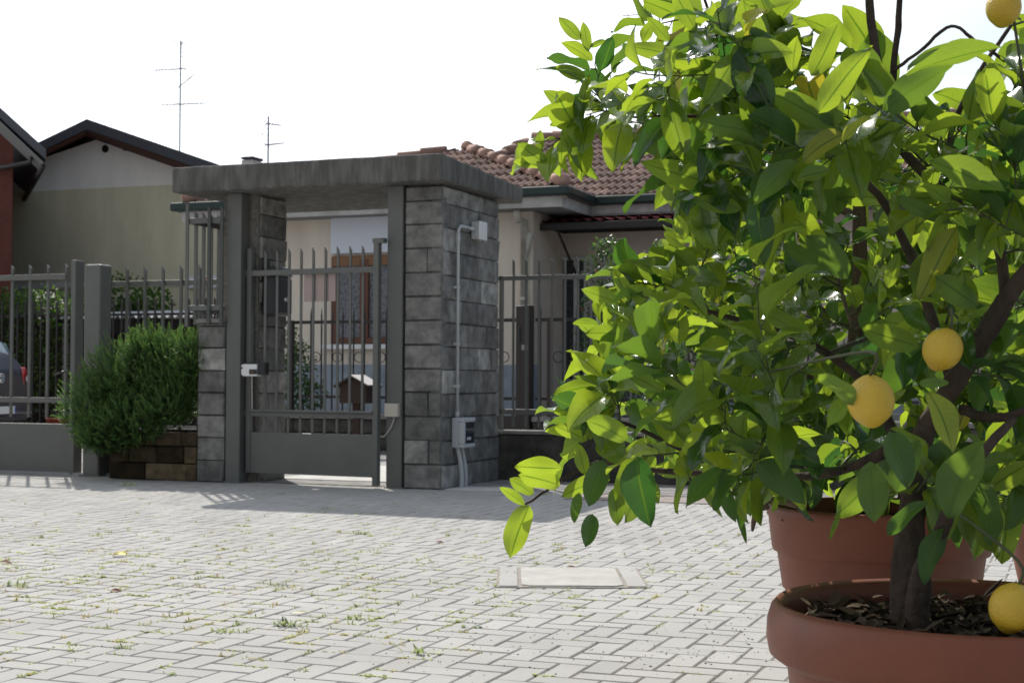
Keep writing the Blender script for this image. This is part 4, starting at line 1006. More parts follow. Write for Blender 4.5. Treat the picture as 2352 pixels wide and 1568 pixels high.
# ---------------------------------------------------------------- car behind the sliding gate (only its right rear corner shows)
def car():
    # local: x to the car's right, y forward, z up; rear bumper at y=0
    Y = 20.0; p = at_y(2, 900, Y); base = (p[0], p[1], 0)
    t = thing('parked_car', 'dark blue hatchback parked behind the sliding gate, its tail showing', 'car', base, world=True); t['base_'] = [0, 0, 0]
    t.rotation_euler = (0, 0, R(80))
    # stations along y: (y, half width at sill, waist z, half width at roof, roof z)
    W_ = .86
    sec = [(.0, .78, .45, .74, .50), (.03, .82, .78, .79, .95), (.10, .845, .98, .80, 1.0), (.28, .86, 1.0, .66, 1.38), (.75, .86, .99, .62, 1.47), (1.7, .86, .97, .62, 1.48), (2.5, .86, .95, .62, 1.40), (3.1, .85, .93, .70, 1.0), (3.9, .82, .80, .70, .84), (4.15, .72, .5, .66, .55)]
    vs = []; n = 12
    for (y, hw, wz, rw, rz) in sec:
        prof = [(hw*.92, .28), (hw, .45 if wz > .5 else .36), (hw, wz*.8), (hw*.985, wz), (rw+.02, (wz+rz)/2+.06 if rz > wz+.2 else rz), (rw*.9, rz)]
        for x, z in prof: vs.append((x, y, z))
        for x, z in prof[::-1]: vs.append((-x, y, z))
    fs = []
    for i in range(len(sec)-1):
        for k in range(n): fs.append((i*n+k, i*n+(k+1) % n, (i+1)*n+(k+1) % n, (i+1)*n+k))
    fs += [tuple(range(n)), tuple(range((len(sec)-1)*n, len(sec)*n))[::-1]]
    m = MB(); m.add(vs, fs); o = m.build('body', 'carpaint', t, smooth=True); b = o.modifiers.new('s', 'SUBSURF'); b.levels = b.render_levels = 2
    m = MB(); g = [(-.62, .165, 1.0), (.62, .165, 1.0), (.53, .36, 1.36), (-.53, .36, 1.36)]
    m.add([(x, y-.055, z) for x, y, z in g]+[(x, y-.02, z-.01) for x, y, z in g], [(0,1,2,3), (7,6,5,4), (0,4,5,1), (1,5,6,2), (2,6,7,3), (3,7,4,0)]); m.build('rear_window', 'carglass', t)
    for s in (-1, 1):
        m = MB(); g = [(.70, .20, 1.0), (.845, .34, .99), (.70, .52, 1.34), (.60, .30, 1.35)]
        m.add([(s*(x+.02), y-.02, z) for x, y, z in g]+[(s*(x-.01), y+.02, z) for x, y, z in g], [(0,1,2,3), (7,6,5,4), (0,4,5,1), (1,5,6,2), (2,6,7,3), (3,7,4,0)]); m.build('quarter_window', 'carglass', t)
        m = MB(); prof = [(.66, .74), (.845, .72), (.86, .80), (.80, .99), (.72, 1.02), (.64, .92)]
        m.add([(s*x, .015+abs(x-.66)*.28, z) for x, z in prof]+[(s*x*.99, .22, z) for x, z in prof], [tuple(range(6)), tuple(range(11, 5, -1))]+[(i, i+6, (i+1) % 6+6, (i+1) % 6) for i in range(6)]); m.build('tail_lamp', 'redlamp', t, bevel=.02)
        m = MB(); m.lathe([(.001, 0), (.042, 0), (.045, .02)], 14); m.v = [(s*.74+p[0], .015-p[2]*.5, .85+p[1]) for p in m.v]; m.build('reversing_lamp', 'whitelens', t)
    m = MB(); m.box(-.8, .8, -.06, .1, .36, .58); m.build('bumper', 'carpaint', t, bevel=.05, segs=4)
    m = MB(); m.box(-.79, .79, -.068, -.055, .555, .572); m.build('bumper_trim', 'galv', t)
    m = MB(); m.box(-.26, .26, -.082, -.07, .38, .48); pl = m.build('number_plate', 'white', t, bevel=.003)
    m = MB(); m.box(.222, .258, -.085, -.0825, .385, .475); m.build('plate_band', mat('plate_blue', (.03, .08, .4), .5), pl)
    m = MB(); m.ring((.0, -.012, .86), .062, .006, n=28); em = m.build('emblem', 'chrome', t)
    m = MB(); q = lambda x, z: (x*.058, -.014, .86+z*.058)
    m.tube([q(-.35, .85), q(0, .12), q(.35, .85)], .0055, 6); m.tube([q(-.85, .45), q(-.38, -.85), q(0, .0), q(.38, -.85), q(.85, .45)], .0055, 6); m.build('emblem_letters', 'chrome', em)
    for x in (-.72, .72):
        for y in (.75, 3.3):
            m = MB(); m.lathe([(.18, -.1), (.29, -.1), (.31, -.07), (.31, .07), (.29, .1), (.18, .1)], 32); m.v = [(x+p[2], y+p[0], .31+p[1]) for p in m.v]; w = m.build('wheel', 'tyre', t, smooth=True)
            m = MB(); m.lathe([(.001, -.08), (.18, -.09), (.18, .09), (.001, .08)], 32); m.v = [(x+p[2], y+p[0], .31+p[1]) for p in m.v]; m.build('rim', 'galv', w)
    m = MB(); m.tube([(.55, .9, 1.46), (.56, .6, 1.52)], .012, 6); m.build('aerial_stub', 'black', t)
car()

def backyard():
    # low kerb wall, driveway strip
    v = 9.0
    # dark fence in front of the hedge
    vf = 9.2; t = thing('dark_fence', 'black iron fence with spikes in front of the hedge, beyond the car', 'fence', (x_u(-150, vf), vf, 0))
    zt, zr = z_(690, 100, vf), z_(722, 100, vf); ua, ub = x_u(-150, vf), x_u(505, vf)
    m = MB(); m.box(ua, ub, vf, vf+.03, zr-.04, zr); m.build('top_rail', 'iron', t)
    m = MB(); m.box(ua, ub, vf, vf+.03, .3, .34); m.build('bottom_rail', 'iron', t)
    d = (x_u(172, vf)-x_u(99, vf))/4; pr = None; u = ua
    while u < ub:
        if pr is None: pr = spike_bar(.028, .02, .1, zt, u, vf-.012, .03).build('bar', 'iron', t); u0 = u
        else: cp(pr, t, (u-u0, 0, 0))
        u += d
    m = MB(); m.box(ua, ub, vf-.1, vf+.12, 0, .12); m.build('kerb', 'coping', t, bevel=.01)
    # hedge: one clipped mass
    vh = 10.3; ua, ub = x_u(-170, vh), x_u(225, vh); zt = z_(690, 100, vh)
    th = thing('hedge', 'tall green hedge behind the black iron fence on the left', 'hedge', ((ua+ub)/2, vh, 0))
    L = ub-ua; n = 9000
    P = np.stack([rng.uniform(-L/2, L/2, n), rng.uniform(-.6, .45, n), rng.uniform(0, 1, n)**.8*zt], 1)
    P[:n//2, 1] = rng.uniform(-.62, -.45, n//2); P[n//2:n*3//4, 2] = zt+rng.normal(0, .07, n//4)
    P[:, 2] += .08*np.sin(P[:, 0]*3)+.05*np.sin(P[:, 0]*7.3)
    D = rnd_unit(n)+np.array([0, -.4, .2]); Nn = rnd_unit(n)*.6+np.array([0, -.3, 1])
    Lh = rng.uniform(.05, .1, n)
    leaves_mesh('foliage', P, D, Nn, Lh, Lh*.55, rng.uniform(0, .6, n), rng.uniform(.1, .4, n), rng.uniform(0, 1, n), 'hedgeleaf', th, ns=3)
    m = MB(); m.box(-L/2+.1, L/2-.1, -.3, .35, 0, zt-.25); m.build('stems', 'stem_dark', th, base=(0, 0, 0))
    # shed with pale corrugated roof edge
    vs_ = 9.9; ua, ub = x_u(128, vs_), x_u(512, vs_); z = z_(726, 280, vs_)
    t = thing('garden_shed', 'long dark wooden shed with a pale wavy roof edge, behind the wide gate post', 'shed', ((ua+ub)/2, vs_, 0))
    m = MB(); m.box(ua+.15, ub-.05, vs_+.1, vs_+2.0, 0, z-.28); m.build('wall', 'shedwood', t)
    m = MB(); m.box(ua, ub, vs_-.02, vs_+.02, z-.30, z-.05); m.build('valance', 'shedwood', t)
    m = MB(); n = 260; vv = []
    for y, zz in ((vs_-.08, z), (vs_+2.2, z+.18)):
        for i in range(n+1): u = ua+(ub-ua)*i/n; vv.append((u, y, zz+.028*math.sin(u*2*math.pi/.15)))
        for i in range(n+1): u = ua+(ub-ua)*i/n; vv.append((u, y, zz-.018+.028*math.sin(u*2*math.pi/.15)))
    k = n+1; ff = []
    for i in range(n): ff += [(i, i+1, 2*k+i+1, 2*k+i), (k+i+1, k+i, 3*k+i, 3*k+i+1), (k+i, k+i+1, i+1, i)]
    m.add(vv, ff); m.build('corrugated_roof', 'corr', t)
    pr = None
    for px in (150, 157, 186): u = x_u(px, vs_-.03); m = MB(); m.box(u-.035, u+.035, vs_-.07, vs_-.025, 0, z-.12); m.build('post', 'coping', t)
    # shrubs behind the shed
    c = lambda px, py, v: (*[x_u(px, v)], v, fr(px, py, v)[1])
    for (px, lab, w, h, top) in ((282, 'bright green shrub rising behind the shed roof, the larger one', .55, .5, 690), (345, 'small leafy shrub tip beside the larger shrub over the shed', .38, .4, 700)):
        v = 12.0; zc = z_(top, px, v)
        shrub('shrub', lab, 'shrub', (x_u(px, v), v, 0), [(0, 0, zc, w, .45, h), (-.3, 0, zc-.5, w*.8, .4, .6), (.2, .1, zc-.9, w, .4, .8)], 1600, .11, 'hedgeleaf', group='shrubs behind the shed')
    v = 9.0
    for k, px in enumerate((163, 179)):
        u = x_u(px, v); m = MB(); m.lathe([(.001, .0), (.09, 0), (.12, .2), (.13, .2), (.13, .23), (.11, .23), (.1, .18), (.001, .18)], 20, (u, v-.4, 0))
        single(m, 'flower_pot', 'redpot', ('red flower pot on the drive, the one nearer the car', 'red flower pot on the drive, the one farther from the car')[k], 'flower pot', (u, v-.4, 0), group='red flower pots by the hedge', smooth=True)
backyard()

# plants in front of the bungalow
def front_plants():
    v = IV+.75; u = x_u(682, v)
    K = 1/(3400/18.6)
    z = lambda py: fr(682, py, v)[1]
    shrub('climbing_shrub', 'loose leafy climbing shrub on the fence post, seen through the gate', 'shrub', (u, v, 0), [(-.06, 0, z(800), .16, .2, .33), (.05, 0, z(850), .24, .22, .42), (0, 0, z(910), .26, .25, .35), (.28, 0, z(905), .16, .15, .25)], 1500, .055, 'shrubleaf', shell=.2, tlow=.2)
    v = IV+1.5; u = x_u(1392, v); z = lambda py: fr(1392, py, v)[1]
    shrub('rose_bush', 'tall rose bush with reddish young shoots in front of the house window', 'rose bush', (u, v, 0), [(0, 0, z(620), .3, .3, .42), (-.08, 0, z(700), .22, .25, .3), (.0, 0, z(810), .48, .35, .55), (.1, 0, z(930), .5, .35, .45), (.02, 0, z(570), .12, .12, .16)], 3000, .06, 'shrubleaf', shell=.3, yellow=.012)
    v = IV+1.9; u = x_u(1520, v)
    shrub('rose_bush', 'second rose bush glimpsed between the rose with red shoots and the lemon tree', 'rose bush', (u, v, 0), [(0, 0, z(600), .25, .3, .25), (.1, 0, z(760), .5, .35, .6), (.2, 0, z(900), .7, .4, .5)], 2200, .06, 'shrubleaf', shell=.3)
front_plants()

# ================================================================ POTS AND LEMON TREES
def pot_centre(px, Y): p = at_y(px, 1000, Y); return np.array([p[0], p[1], 0.])
C1 = pot_centre(2232, 2.23); C2 = pot_centre(2021, 3.98); C3 = pot_centre(2450, 5.6)
def pot(name, label, c, Rr, H, kind, foot=.66):
    t = thing(name, label, 'flower pot', tuple(c), 'terracotta coloured pots', world=True); t['base_'] = [0, 0, 0]
    m = MB()
    if kind == 'rolled':
        prof = [(Rr*foot, .03), (Rr*foot, .03), (Rr*.73, H*.45), (Rr*.86, H-.115), (Rr*.90, H-.095), (Rr*.93, H-.09), (Rr*.985, H-.078), (Rr*1.0, H-.055), (Rr*.995, H-.028), (Rr*.975, H-.008), (Rr*.95, H), (Rr*.925, H-.006), (Rr*.915, H-.02), (Rr*.90, H-.09), (Rr*.86, H-.2)]
    else:
        prof = [(Rr*foot, .03), (Rr*.80, H*.45), (Rr*.885, H-.135), (Rr*.895, H-.125), (Rr*.945, H-.12), (Rr*.955, H-.11), (Rr*.985, H-.03), (Rr*1.0, H-.025), (Rr*1.0, H-.006), (Rr*.985, H), (Rr*.955, H), (Rr*.945, H-.01), (Rr*.91, H-.12), (Rr*.86, H-.22)]
    m.lathe(prof, 96); m.build('shell', 'terra', t, smooth=True)
    s = MB(); zs = H-(.04 if kind == 'rolled' else .06); n = 40; rr = Rr*.905 if kind == 'rolled' else Rr*.93
    vs = [(0, 0, zs+.01)]; ring = 14
    for i in range(1, ring+1):
        for k in range(n):
            q = 2*math.pi*k/n; r = rr*i/ring; vs.append((r*math.cos(q), r*math.sin(q), zs+.012*math.sin(7*r*30+k)*.5+.012*random.uniform(-1, 1)))
    fs = [(0, 1+k, 1+(k+1) % n) for k in range(n)]+[(1+(i-1)*n+k, 1+i*n+k, 1+i*n+(k+1) % n, 1+(i-1)*n+(k+1) % n) for i in range(1, ring) for k in range(n)]
    s.add(vs, fs); s.build('soil', 'soil', t, smooth=True)
    # litter on the soil: curled dry leaves and bark bits
    k = 420; a = rng.uniform(0, 6.28, k); r = rr*.93*np.sqrt(rng.uniform(0, 1, k))
    P = np.stack([r*np.cos(a), r*np.sin(a), np.full(k, zs+.015)], 1); D = rnd_unit(k); D[:, 2] = np.abs(D[:, 2])*.12; Nn = rnd_unit(k)*.35+np.array([0, 0, 1.])
    o = leaves_mesh('leaf_litter', P, D, Nn, rng.uniform(.018, .06, k), rng.uniform(.006, .02, k), rng.uniform(-.6, 1.6, k), rng.uniform(.2, 1, k), rng.uniform(0, 1, k), 'mulch', t)
    f = MB()
    for q in (0.6, 2.7, 4.8, 3.9): f.lathe([(.001, 0), (.04, 0), (.045, .03), (.001, .03)], 14, (Rr*foot*.85*math.cos(q), Rr*foot*.85*math.sin(q), 0))
    f.build('feet', 'terra', t)
    return t
pot('terracotta_pot', 'nearest brown-red pot with thick rolled rim, cut by the lower right corner', C1, .305, .546, 'rolled')
pot('terracotta_pot', 'brown-red pot with a stepped collar standing behind the nearest pot', C2, .30, .545, 'collar')
pot('terracotta_pot', 'farthest brown-red pot, glimpsed behind the leaves at the right edge', C3, .26, .60, 'collar', .6)
m = MB(); m.lathe([(.001, .0), (.17, .0), (.21, .05), (.225, .055), (.215, .06), (.2, .045), (.16, .012), (.001, .012)], 48)
pp = on_ground(2350, 1222+12); single(m, 'pot_saucer', 'terra', 'pale terracotta saucer lying on the paving near the farthest pot', 'saucer', (pp[0]+.12, pp[1], .0), world=True, smooth=True)

def px3(px, py, Y): return at_y(px, py, Y)
def bez(p0, p1, p2, n):
    s = np.linspace(0, 1, n)[:, None]; return (1-s)**2*p0+2*s*(1-s)*p1+s*s*p2
def inside(poly, x, y):
    c = False; n = len(poly); j = n-1
    for i in range(n):
        xi, yi = poly[i]; xj, yj = poly[j]
        if (yi > y) != (yj > y) and x < (xj-xi)*(y-yi)/(yj-yi)+xi: c = not c
        j = i
    return c
def spline(P, k=5):
    P = [np.array(p, float) for p in P]; Q = []
    for i in range(len(P)-1):
        p0, p1, p2, p3 = P[max(i-1, 0)], P[i], P[i+1], P[min(i+2, len(P)-1)]
        for s in np.linspace(0, 1, k+1)[:-1]: Q.append(.5*((2*p1)+(-p0+p2)*s+(2*p0-5*p1+4*p2-p3)*s*s+(-p0+3*p1-3*p2+p3)*s**3))
    Q.append(P[-1]); return Q
def lemon_tree(label, base, limbs, clusters, leafL, bare=(), hand=(), lemons=(), seed=1, tintr=(.15, 1.0), npl=9, bark='bark_dark'):
    """limbs: [(points, radii)] in place coordinates; clusters: twig tips; hand: single leaves (base px, tip px, depth...)"""
    global rng
    rng = np.random.default_rng(seed); random.seed(seed)
    t = thing('lemon_tree', label, 'lemon tree', tuple(base), 'potted lemon trees', world=True); t['base_'] = list(map(float, base))
    bm = MB(); skel = []; srad = []
    for k, (P, r) in enumerate(limbs):
        Q = spline(P, 6); rr = np.interp(np.linspace(0, 1, len(Q)), np.linspace(0, 1, len(r)), r)
        rr = [a*(1+.05*math.sin(i*.8+k)+random.uniform(-.03, .03)) for i, a in enumerate(rr)]
        Q2 = [q+rnd_unit(1)[0]*.0009 for q in Q]
        bm.tube(Q2, rr, 12)
        skel += [q for q in Q]; srad += list(rr)
    bm.build('trunk', bark, t, smooth=True)
    tw = MB()
    S = np.array(skel); SR = list(srad); S = list(S)
    ctr = np.mean([c for c in clusters], axis=0)
    order = sorted(range(len(clusters)), key=lambda i: min(np.linalg.norm(np.array(S[:len(skel)])-clusters[i], axis=1)))
    P = []; D = []; Nn = []; L = []; Wd = []; Cu = []; Fo = []; Ti = []
    def leafadd(p, d, n, l, w, cu, fo, ti): P.append(p); D.append(d); Nn.append(n); L.append(l); Wd.append(w); Cu.append(cu); Fo.append(fo); Ti.append(ti)
    axis = base[:2]
    for i in order:
        tip = clusters[i]; A = np.array(S); dd = np.linalg.norm(A-tip, axis=1)
        # prefer attachment nearer the trunk axis and below the tip
        rad = np.linalg.norm(A[:, :2]-axis, axis=1); sc = dd+.35*np.maximum(rad-np.linalg.norm(tip[:2]-axis), 0)+.6*np.maximum(A[:, 2]-tip[2]-.02, 0)
        j = int(np.argmin(sc)); a = A[j]; ln = np.linalg.norm(tip-a)
        if ln < .05: continue
        outw = np.array([tip[0]-axis[0], tip[1]-axis[1], 0]); outw /= np.linalg.norm(outw)+1e-6
        mid = (a+tip)/2+outw*.12*ln*random.uniform(-.3, 1)+np.array([0, 0, 1])*ln*random.uniform(-.12, .2)
        n = max(int(ln/.025), 5); pts = bez(a, mid, tip, n)+rng.normal(0, .0015, (n, 3)); pts[0] = a
        r0 = min(SR[j]*.7, .0022+.010*ln); tw.tube(list(pts), list(np.linspace(r0, .0011, n)), 6)
        for q in range(2, n, 3): S.append(pts[q]); SR.append(r0*(1-q/n)+.001)
        # leaves along the outer stretch
        seg = np.linalg.norm(np.diff(pts, axis=0), axis=1); cum = np.concatenate([[0], np.cumsum(seg)]); tot = cum[-1]
        use = min(tot*.85, .20); cnt = max(4, int(npl*use/.20+random.uniform(-1, 2))); ph = random.uniform(0, 6.28); young = random.random()
        base_t = random.uniform(*tintr)
        for q in range(cnt):
            s = tot-use*(1-(q+.5)/cnt)**1.0; p = np.array([np.interp(s, cum, pts[:, c]) for c in range(3)])
            k2 = min(np.searchsorted(cum, s), n-1); tg = pts[k2]-pts[k2-1]; tg /= np.linalg.norm(tg)+1e-9
            x = np.cross(tg, (0, 0, 1)); x /= np.linalg.norm(x)+1e-6; y = np.cross(x, tg); phi = ph+q*2.4
            rdir = x*math.cos(phi)+y*math.sin(phi)
            fw = .55+.5*q/cnt
            d = tg*fw+rdir*.95+np.array([0, 0, random.uniform(-.45, .35)])+rnd_unit(1)[0]*.22
            d /= np.linalg.norm(d)
            up = np.array([0, 0, 1.])+tg*.5-rdir*.25+rnd_unit(1)[0]*.5+outw*random.uniform(-.25, .75)
            sz = leafL*random.uniform(.62, 1.18)*(1-.25*max(0, q/cnt-.75)*4*young)
            pet = p+d*.012; tw.tube([p, pet], [.0013, .001], 4, caps=False)
            ti = min(max(base_t+random.gauss(0, .16)+.25*(q/cnt-.5), 0), 1)
            if random.random() < .013: ti = random.uniform(1.5, 2.1)
            leafadd(pet, d, up, sz, sz*random.uniform(.42, .58), random.uniform(-.2, 1.35), random.uniform(.15, .85), ti)
    for h in hand:
        (x0, y0), (x1, y1), Y, wf, ti = h[:5]; dY = h[5] if len(h) > 5 else 0.0; face = h[6] if len(h) > 6 else .35
        p0 = px3(x0, y0, Y); p1 = px3(x1, y1, Y+dY); d = p1-p0; l = np.linalg.norm(d)
        # upper side of the blade: between straight up and away from the yard
        nn = np.array([0, 1.0, 0])*(1-face)+np.array([0, 0, 1.0])*face+rnd_unit(1)[0]*.18
        cu = random.uniform(.1, .9); l *= 1+cu*cu/20
        dn = d/np.linalg.norm(d); nq = nn-dn*(nn@dn); nq /= np.linalg.norm(nq)
        dn = dn+nq*cu*.5; leafadd(p0, dn, nn, l, l*wf, cu, random.uniform(.15, .6), ti)
    leaves_mesh('foliage', P, D, Nn, L, Wd, Cu, Fo, Ti, 'leaf', t, ns=11, wave=.22)
    f = t.children
    # the foliage is in place coordinates: shift it to the tree's own
    o = [c for c in t.children if c.name.startswith('foliage')][0]; o.data.transform(Matrix.Translation(-Vector(base)))
    tw.build('twigs', 'twig', t, smooth=True)
    for (px, py, Y, rpx, ax, lab) in lemons:
        c = px3(px, py, Y); r = rpx*Y/FPX; m = MB(); prof = []
        for k in range(25):
            q = math.pi*k/24; z = -math.cos(q); rr = math.sin(q)**.95
            nip = .11*max(0, (-z-.86)/.14)**1.5 if z < 0 else .05*max(0, (z-.9)/.1)
            prof.append((max(rr, .0)*(1+.0), z*1.07+(-nip if z < 0 else nip)))
        prof = [(max(a, .002), b) for a, b in prof]
        m.lathe(prof, 36); Ra = Matrix.Rotation(ax[0], 3, 'X') @ Matrix.Rotation(ax[1], 3, 'Y')
        m.v = [tuple(c+np.array(Ra @ Vector(p))*r) for p in m.v]
        le = m.build('lemon', 'lemon', t, smooth=True, label=lab)
        top = c+np.array(Ra @ Vector((0, 0, 1.12)))*r; A = np.array(S); j = int(np.argmin(np.linalg.norm(A-top-np.array([0, 0, .05]), axis=1)))
        m = MB(); m.tube(spline([top-np.array([0, 0, .004]), top+np.array([0, 0, .03]), A[j]], 5), .0022, 6); m.build('stalk', 'twig', t, smooth=True)
    return t

def sample(poly, n, Yr, dens=None, seed=3, bias=None):
    g = np.random.default_rng(seed); out_ = []; xs = [p[0] for p in poly]; ys = [p[1] for p in poly]; tries = 0
    while len(out_) < n and tries < n*60:
        tries += 1; x, y = g.uniform(min(xs), max(xs)), g.uniform(min(ys), max(ys))
        if not inside(poly, x, y): continue
        if dens is not None and g.random() > dens(x, y): continue
        out_.append(px3(x, y, g.uniform(*Yr)))
    return out_
# --- tree in the nearest pot
b1 = C1+np.array([-.10, .0, .47]); Y1 = 2.2
T1 = lambda x, y, Y: px3(x, y, Y)
limbs1 = [
    ([T1(2087, 1560, 2.2), T1(2084, 1450, 2.2), T1(2080, 1330, 2.2), T1(2088, 1230, 2.22), T1(2098, 1150, 2.24), T1(2100, 1060, 2.28), T1(2130, 980, 2.3)], [.027, .0255, .0235, .022, .021, .018, .016]),
    ([T1(2105, 1540, 2.17), T1(2108, 1400, 2.165), T1(2118, 1310, 2.15), T1(2155, 1240, 2.12), T1(2190, 1150, 2.1), T1(2240, 1060, 2.12), T1(2330, 960, 2.15)], [.020, .018, .015, .012, .010, .008, .006]),
    ([T1(2130, 980, 2.3), T1(2185, 890, 2.28), T1(2250, 790, 2.26), T1(2310, 690, 2.24), T1(2365, 620, 2.2)], [.017, .0165, .016, .015, .013]),
    ([T1(2310, 700, 2.25), T1(2290, 560, 2.3), T1(2215, 420, 2.35), T1(2180, 330, 2.4), T1(2230, 200, 2.4), T1(2320, 60, 2.4)], [.010, .008, .006, .005, .004, .003]),
    ([T1(2130, 980, 2.3), T1(2010, 1050, 2.35), T1(1880, 1090, 2.45), T1(1700, 1090, 2.55), T1(1500, 1080, 2.65), T1(1370, 1060, 2.7)], [.011, .009, .007, .006, .005, .003]),
    ([T1(2098, 1100, 2.26), T1(2000, 900, 2.4), T1(1880, 800, 2.5), T1(1720, 740, 2.6), T1(1560, 700, 2.68)], [.010, .008, .0065, .005, .003]),
    ([T1(2190, 880, 2.29), T1(2130, 700, 2.4), T1(2080, 560, 2.5), T1(2000, 430, 2.55), T1(1850, 330, 2.62), T1(1640, 270, 2.7), T1(1450, 270, 2.75)], [.010, .009, .008, .0065, .005, .004, .002]),
    ([T1(1850, 330, 2.62), T1(1700, 180, 2.65), T1(1640, 60, 2.68), T1(1600, -60, 2.7)], [.005, .004, .003, .002]),
    ([T1(1700, 1100, 2.55), T1(1500, 1000, 2.6), T1(1400, 960, 2.62)], [.005, .004, .002]),
    ([T1(1370, 1060, 2.7), T1(1300, 1095, 2.7), T1(1235, 1140, 2.7), T1(1195, 1165, 2.7)], [.003, .0028, .0024, .0018]),
    ([T1(2210, 940, 2.28), T1(2290, 960, 2.2), T1(2420, 920, 2.15)], [.009, .007, .005]),
]
# upright bare stems in front of the sky
limbs1 += [([T1(2205, 470, 2.45), T1(2060, 330, 2.5), T1(2030, 205, 2.5), T1(2008, 100, 2.5), T1(1992, -40, 2.5)], [.0085, .0085, .008, .0075, .007]),
           ([T1(2060, 330, 2.5), T1(2050, 260, 2.52), T1(2052, 160, 2.52), T1(2063, 60, 2.52), T1(2066, -40, 2.52)], [.007, .006, .006, .0055, .005]),
           ([T1(2050, 165, 2.5), T1(2110, 120, 2.5), T1(2185, 60, 2.48), T1(2240, 95, 2.45), T1(2310, 140, 2.42)], [.003, .003, .0028, .003, .003])]
P1 = [(1560, 60), (1640, 20), (1760, -60), (1800, 60), (1890, 150), (1960, 230), (2100, 190), (2230, 170), (2330, 60), (2480, 40), (2500, 420), (2500, 900), (2500, 1230), (2300, 1240), (2200, 1130), (2050, 1130), (1940, 1120), (1820, 1080), (1700, 1090), (1600, 1060), (1480, 1100), (1400, 1010), (1350, 950), (1380, 850), (1440, 790), (1400, 700), (1480, 640), (1560, 560), (1520, 470), (1430, 440), (1400, 380), (1290, 360), (1360, 290), (1330, 240), (1400, 190), (1380, 150), (1470, 150)]
def dens1(x, y):
    d = 1.0
    if 1900 < x < 2270 and y < 215: return 0
    if x < 1570 and 300 < y < 560: d = .12
    if 1560 < x < 2300 and 520 < y < 1000: d = .2
    if 1850 < x < 2110 and 410 < y < 800: d = 0
    if 1900 < x < 2280 and 800 <= y < 1010: d = .12
    return d
cl1 = sample(P1, 205, (2.15, 2.95), dens1, 11)
cl1 += [px3(x, y, Y) for x, y, Y in ((1370, 130, 2.75), (1355, 205, 2.7), (1330, 250, 2.7), (1245, 350, 2.7), (1310, 320, 2.75), (1480, 60, 2.7), (1575, -10, 2.7), (1620, 40, 2.6), (1700, 20, 2.6), (1770, 60, 2.55), (1820, 110, 2.5), (1390, 690, 2.7), (1440, 640, 2.65), (1380, 760, 2.7), (1375, 830, 2.7), (1330, 900, 2.7), (1300, 960, 2.7), (1340, 1000, 2.6), (1420, 900, 2.6), (1260, 1080, 2.7), (1500, 660, 2.6), (1560, 640, 2.6), (1460, 850, 2.7), (1520, 940, 2.6), (2400, 250, 2.2), (2330, 330, 2.2), (2300, 480, 2.25), (1900, 240, 2.4), (1960, 330, 2.4))]
G = []      # single leaves placed along the outline: (base px), (tip px), depth, width ratio, tone, depth change, facing
def lf(x0, y0, x1, y1, Y=2.7, w=.42, t=.8, dY=-.01, f=.2): G.append(((x0, y0), (x1, y1), Y, w, t, dY, f))
for a in ((1352, 118, 1340, 50, 2.7, .38), (1334, 92, 1283, 40, 2.7, .42), (1355, 108, 1390, 92, 2.7, .4), (1360, 140, 1287, 98, 2.7, .4), (1345, 176, 1276, 153, 2.7, .42),
          (1335, 262, 1247, 208, 2.7, .38), (1335, 262, 1354, 170, 2.68, .32), (1322, 275, 1262, 288, 2.7, .35), (1256, 378, 1188, 328, 2.68, .48), (1236, 352, 1241, 298, 2.7, .4), (1262, 384, 1178, 372, 2.72, .35), (1290, 376, 1292, 318, 2.7, .5), (1310, 340, 1290, 300, 2.7, .5),
          (1500, 50, 1475, 100, 2.6, .5), (1560, 130, 1440, 105, 2.5, .34), (1538, 95, 1486, 40, 2.5, .4), (1600, 70, 1545, -20, 2.5, .42), (1700, 60, 1660, -20, 2.4, .48), (1760, 95, 1700, 0, 2.4, .5),
          (1425, 700, 1335, 664, 2.55, .42), (1444, 700, 1410, 618, 2.55, .42), (1525, 715, 1438, 655, 2.45, .42), (1545, 700, 1600, 628, 2.45, .3), (1560, 790, 1560, 690, 2.45, .5), (1375, 745, 1315, 742, 2.6, .38), (1425, 740, 1385, 702, 2.6, .6), (1455, 770, 1345, 765, 2.55, .42), (1420, 870, 1340, 822, 2.6, .42), (1380, 870, 1312, 805, 2.6, .4), (1445, 860, 1520, 900, 2.55, .45), (1370, 885, 1270, 905, 2.65, .42), (1370, 912, 1268, 918, 2.68, .36), (1366, 935, 1270, 945, 2.66, .4), (1405, 900, 1400, 960, 2.6, .4), (1350, 1010, 1272, 978, 2.6, .42), (1345, 985, 1250, 990, 2.7, .3), (1355, 1010, 1362, 910, 2.58, .33), (1440, 1010, 1345, 965, 2.3, .55), (1560, 985, 1470, 945, 2.4, .6), (1600, 960, 1620, 900, 2.4, .4),
          (1290, 1075, 1182, 1072, 2.62, .46), (1285, 1115, 1190, 1090, 2.65, .55), (1205, 1160, 1148, 1118, 2.62, .34), (1225, 1135, 1170, 1098, 2.7, .5), (1345, 1090, 1328, 1018, 2.55, .42)):
    lf(*a, t=random.uniform(.6, 1.0), f=random.uniform(.05, .45))
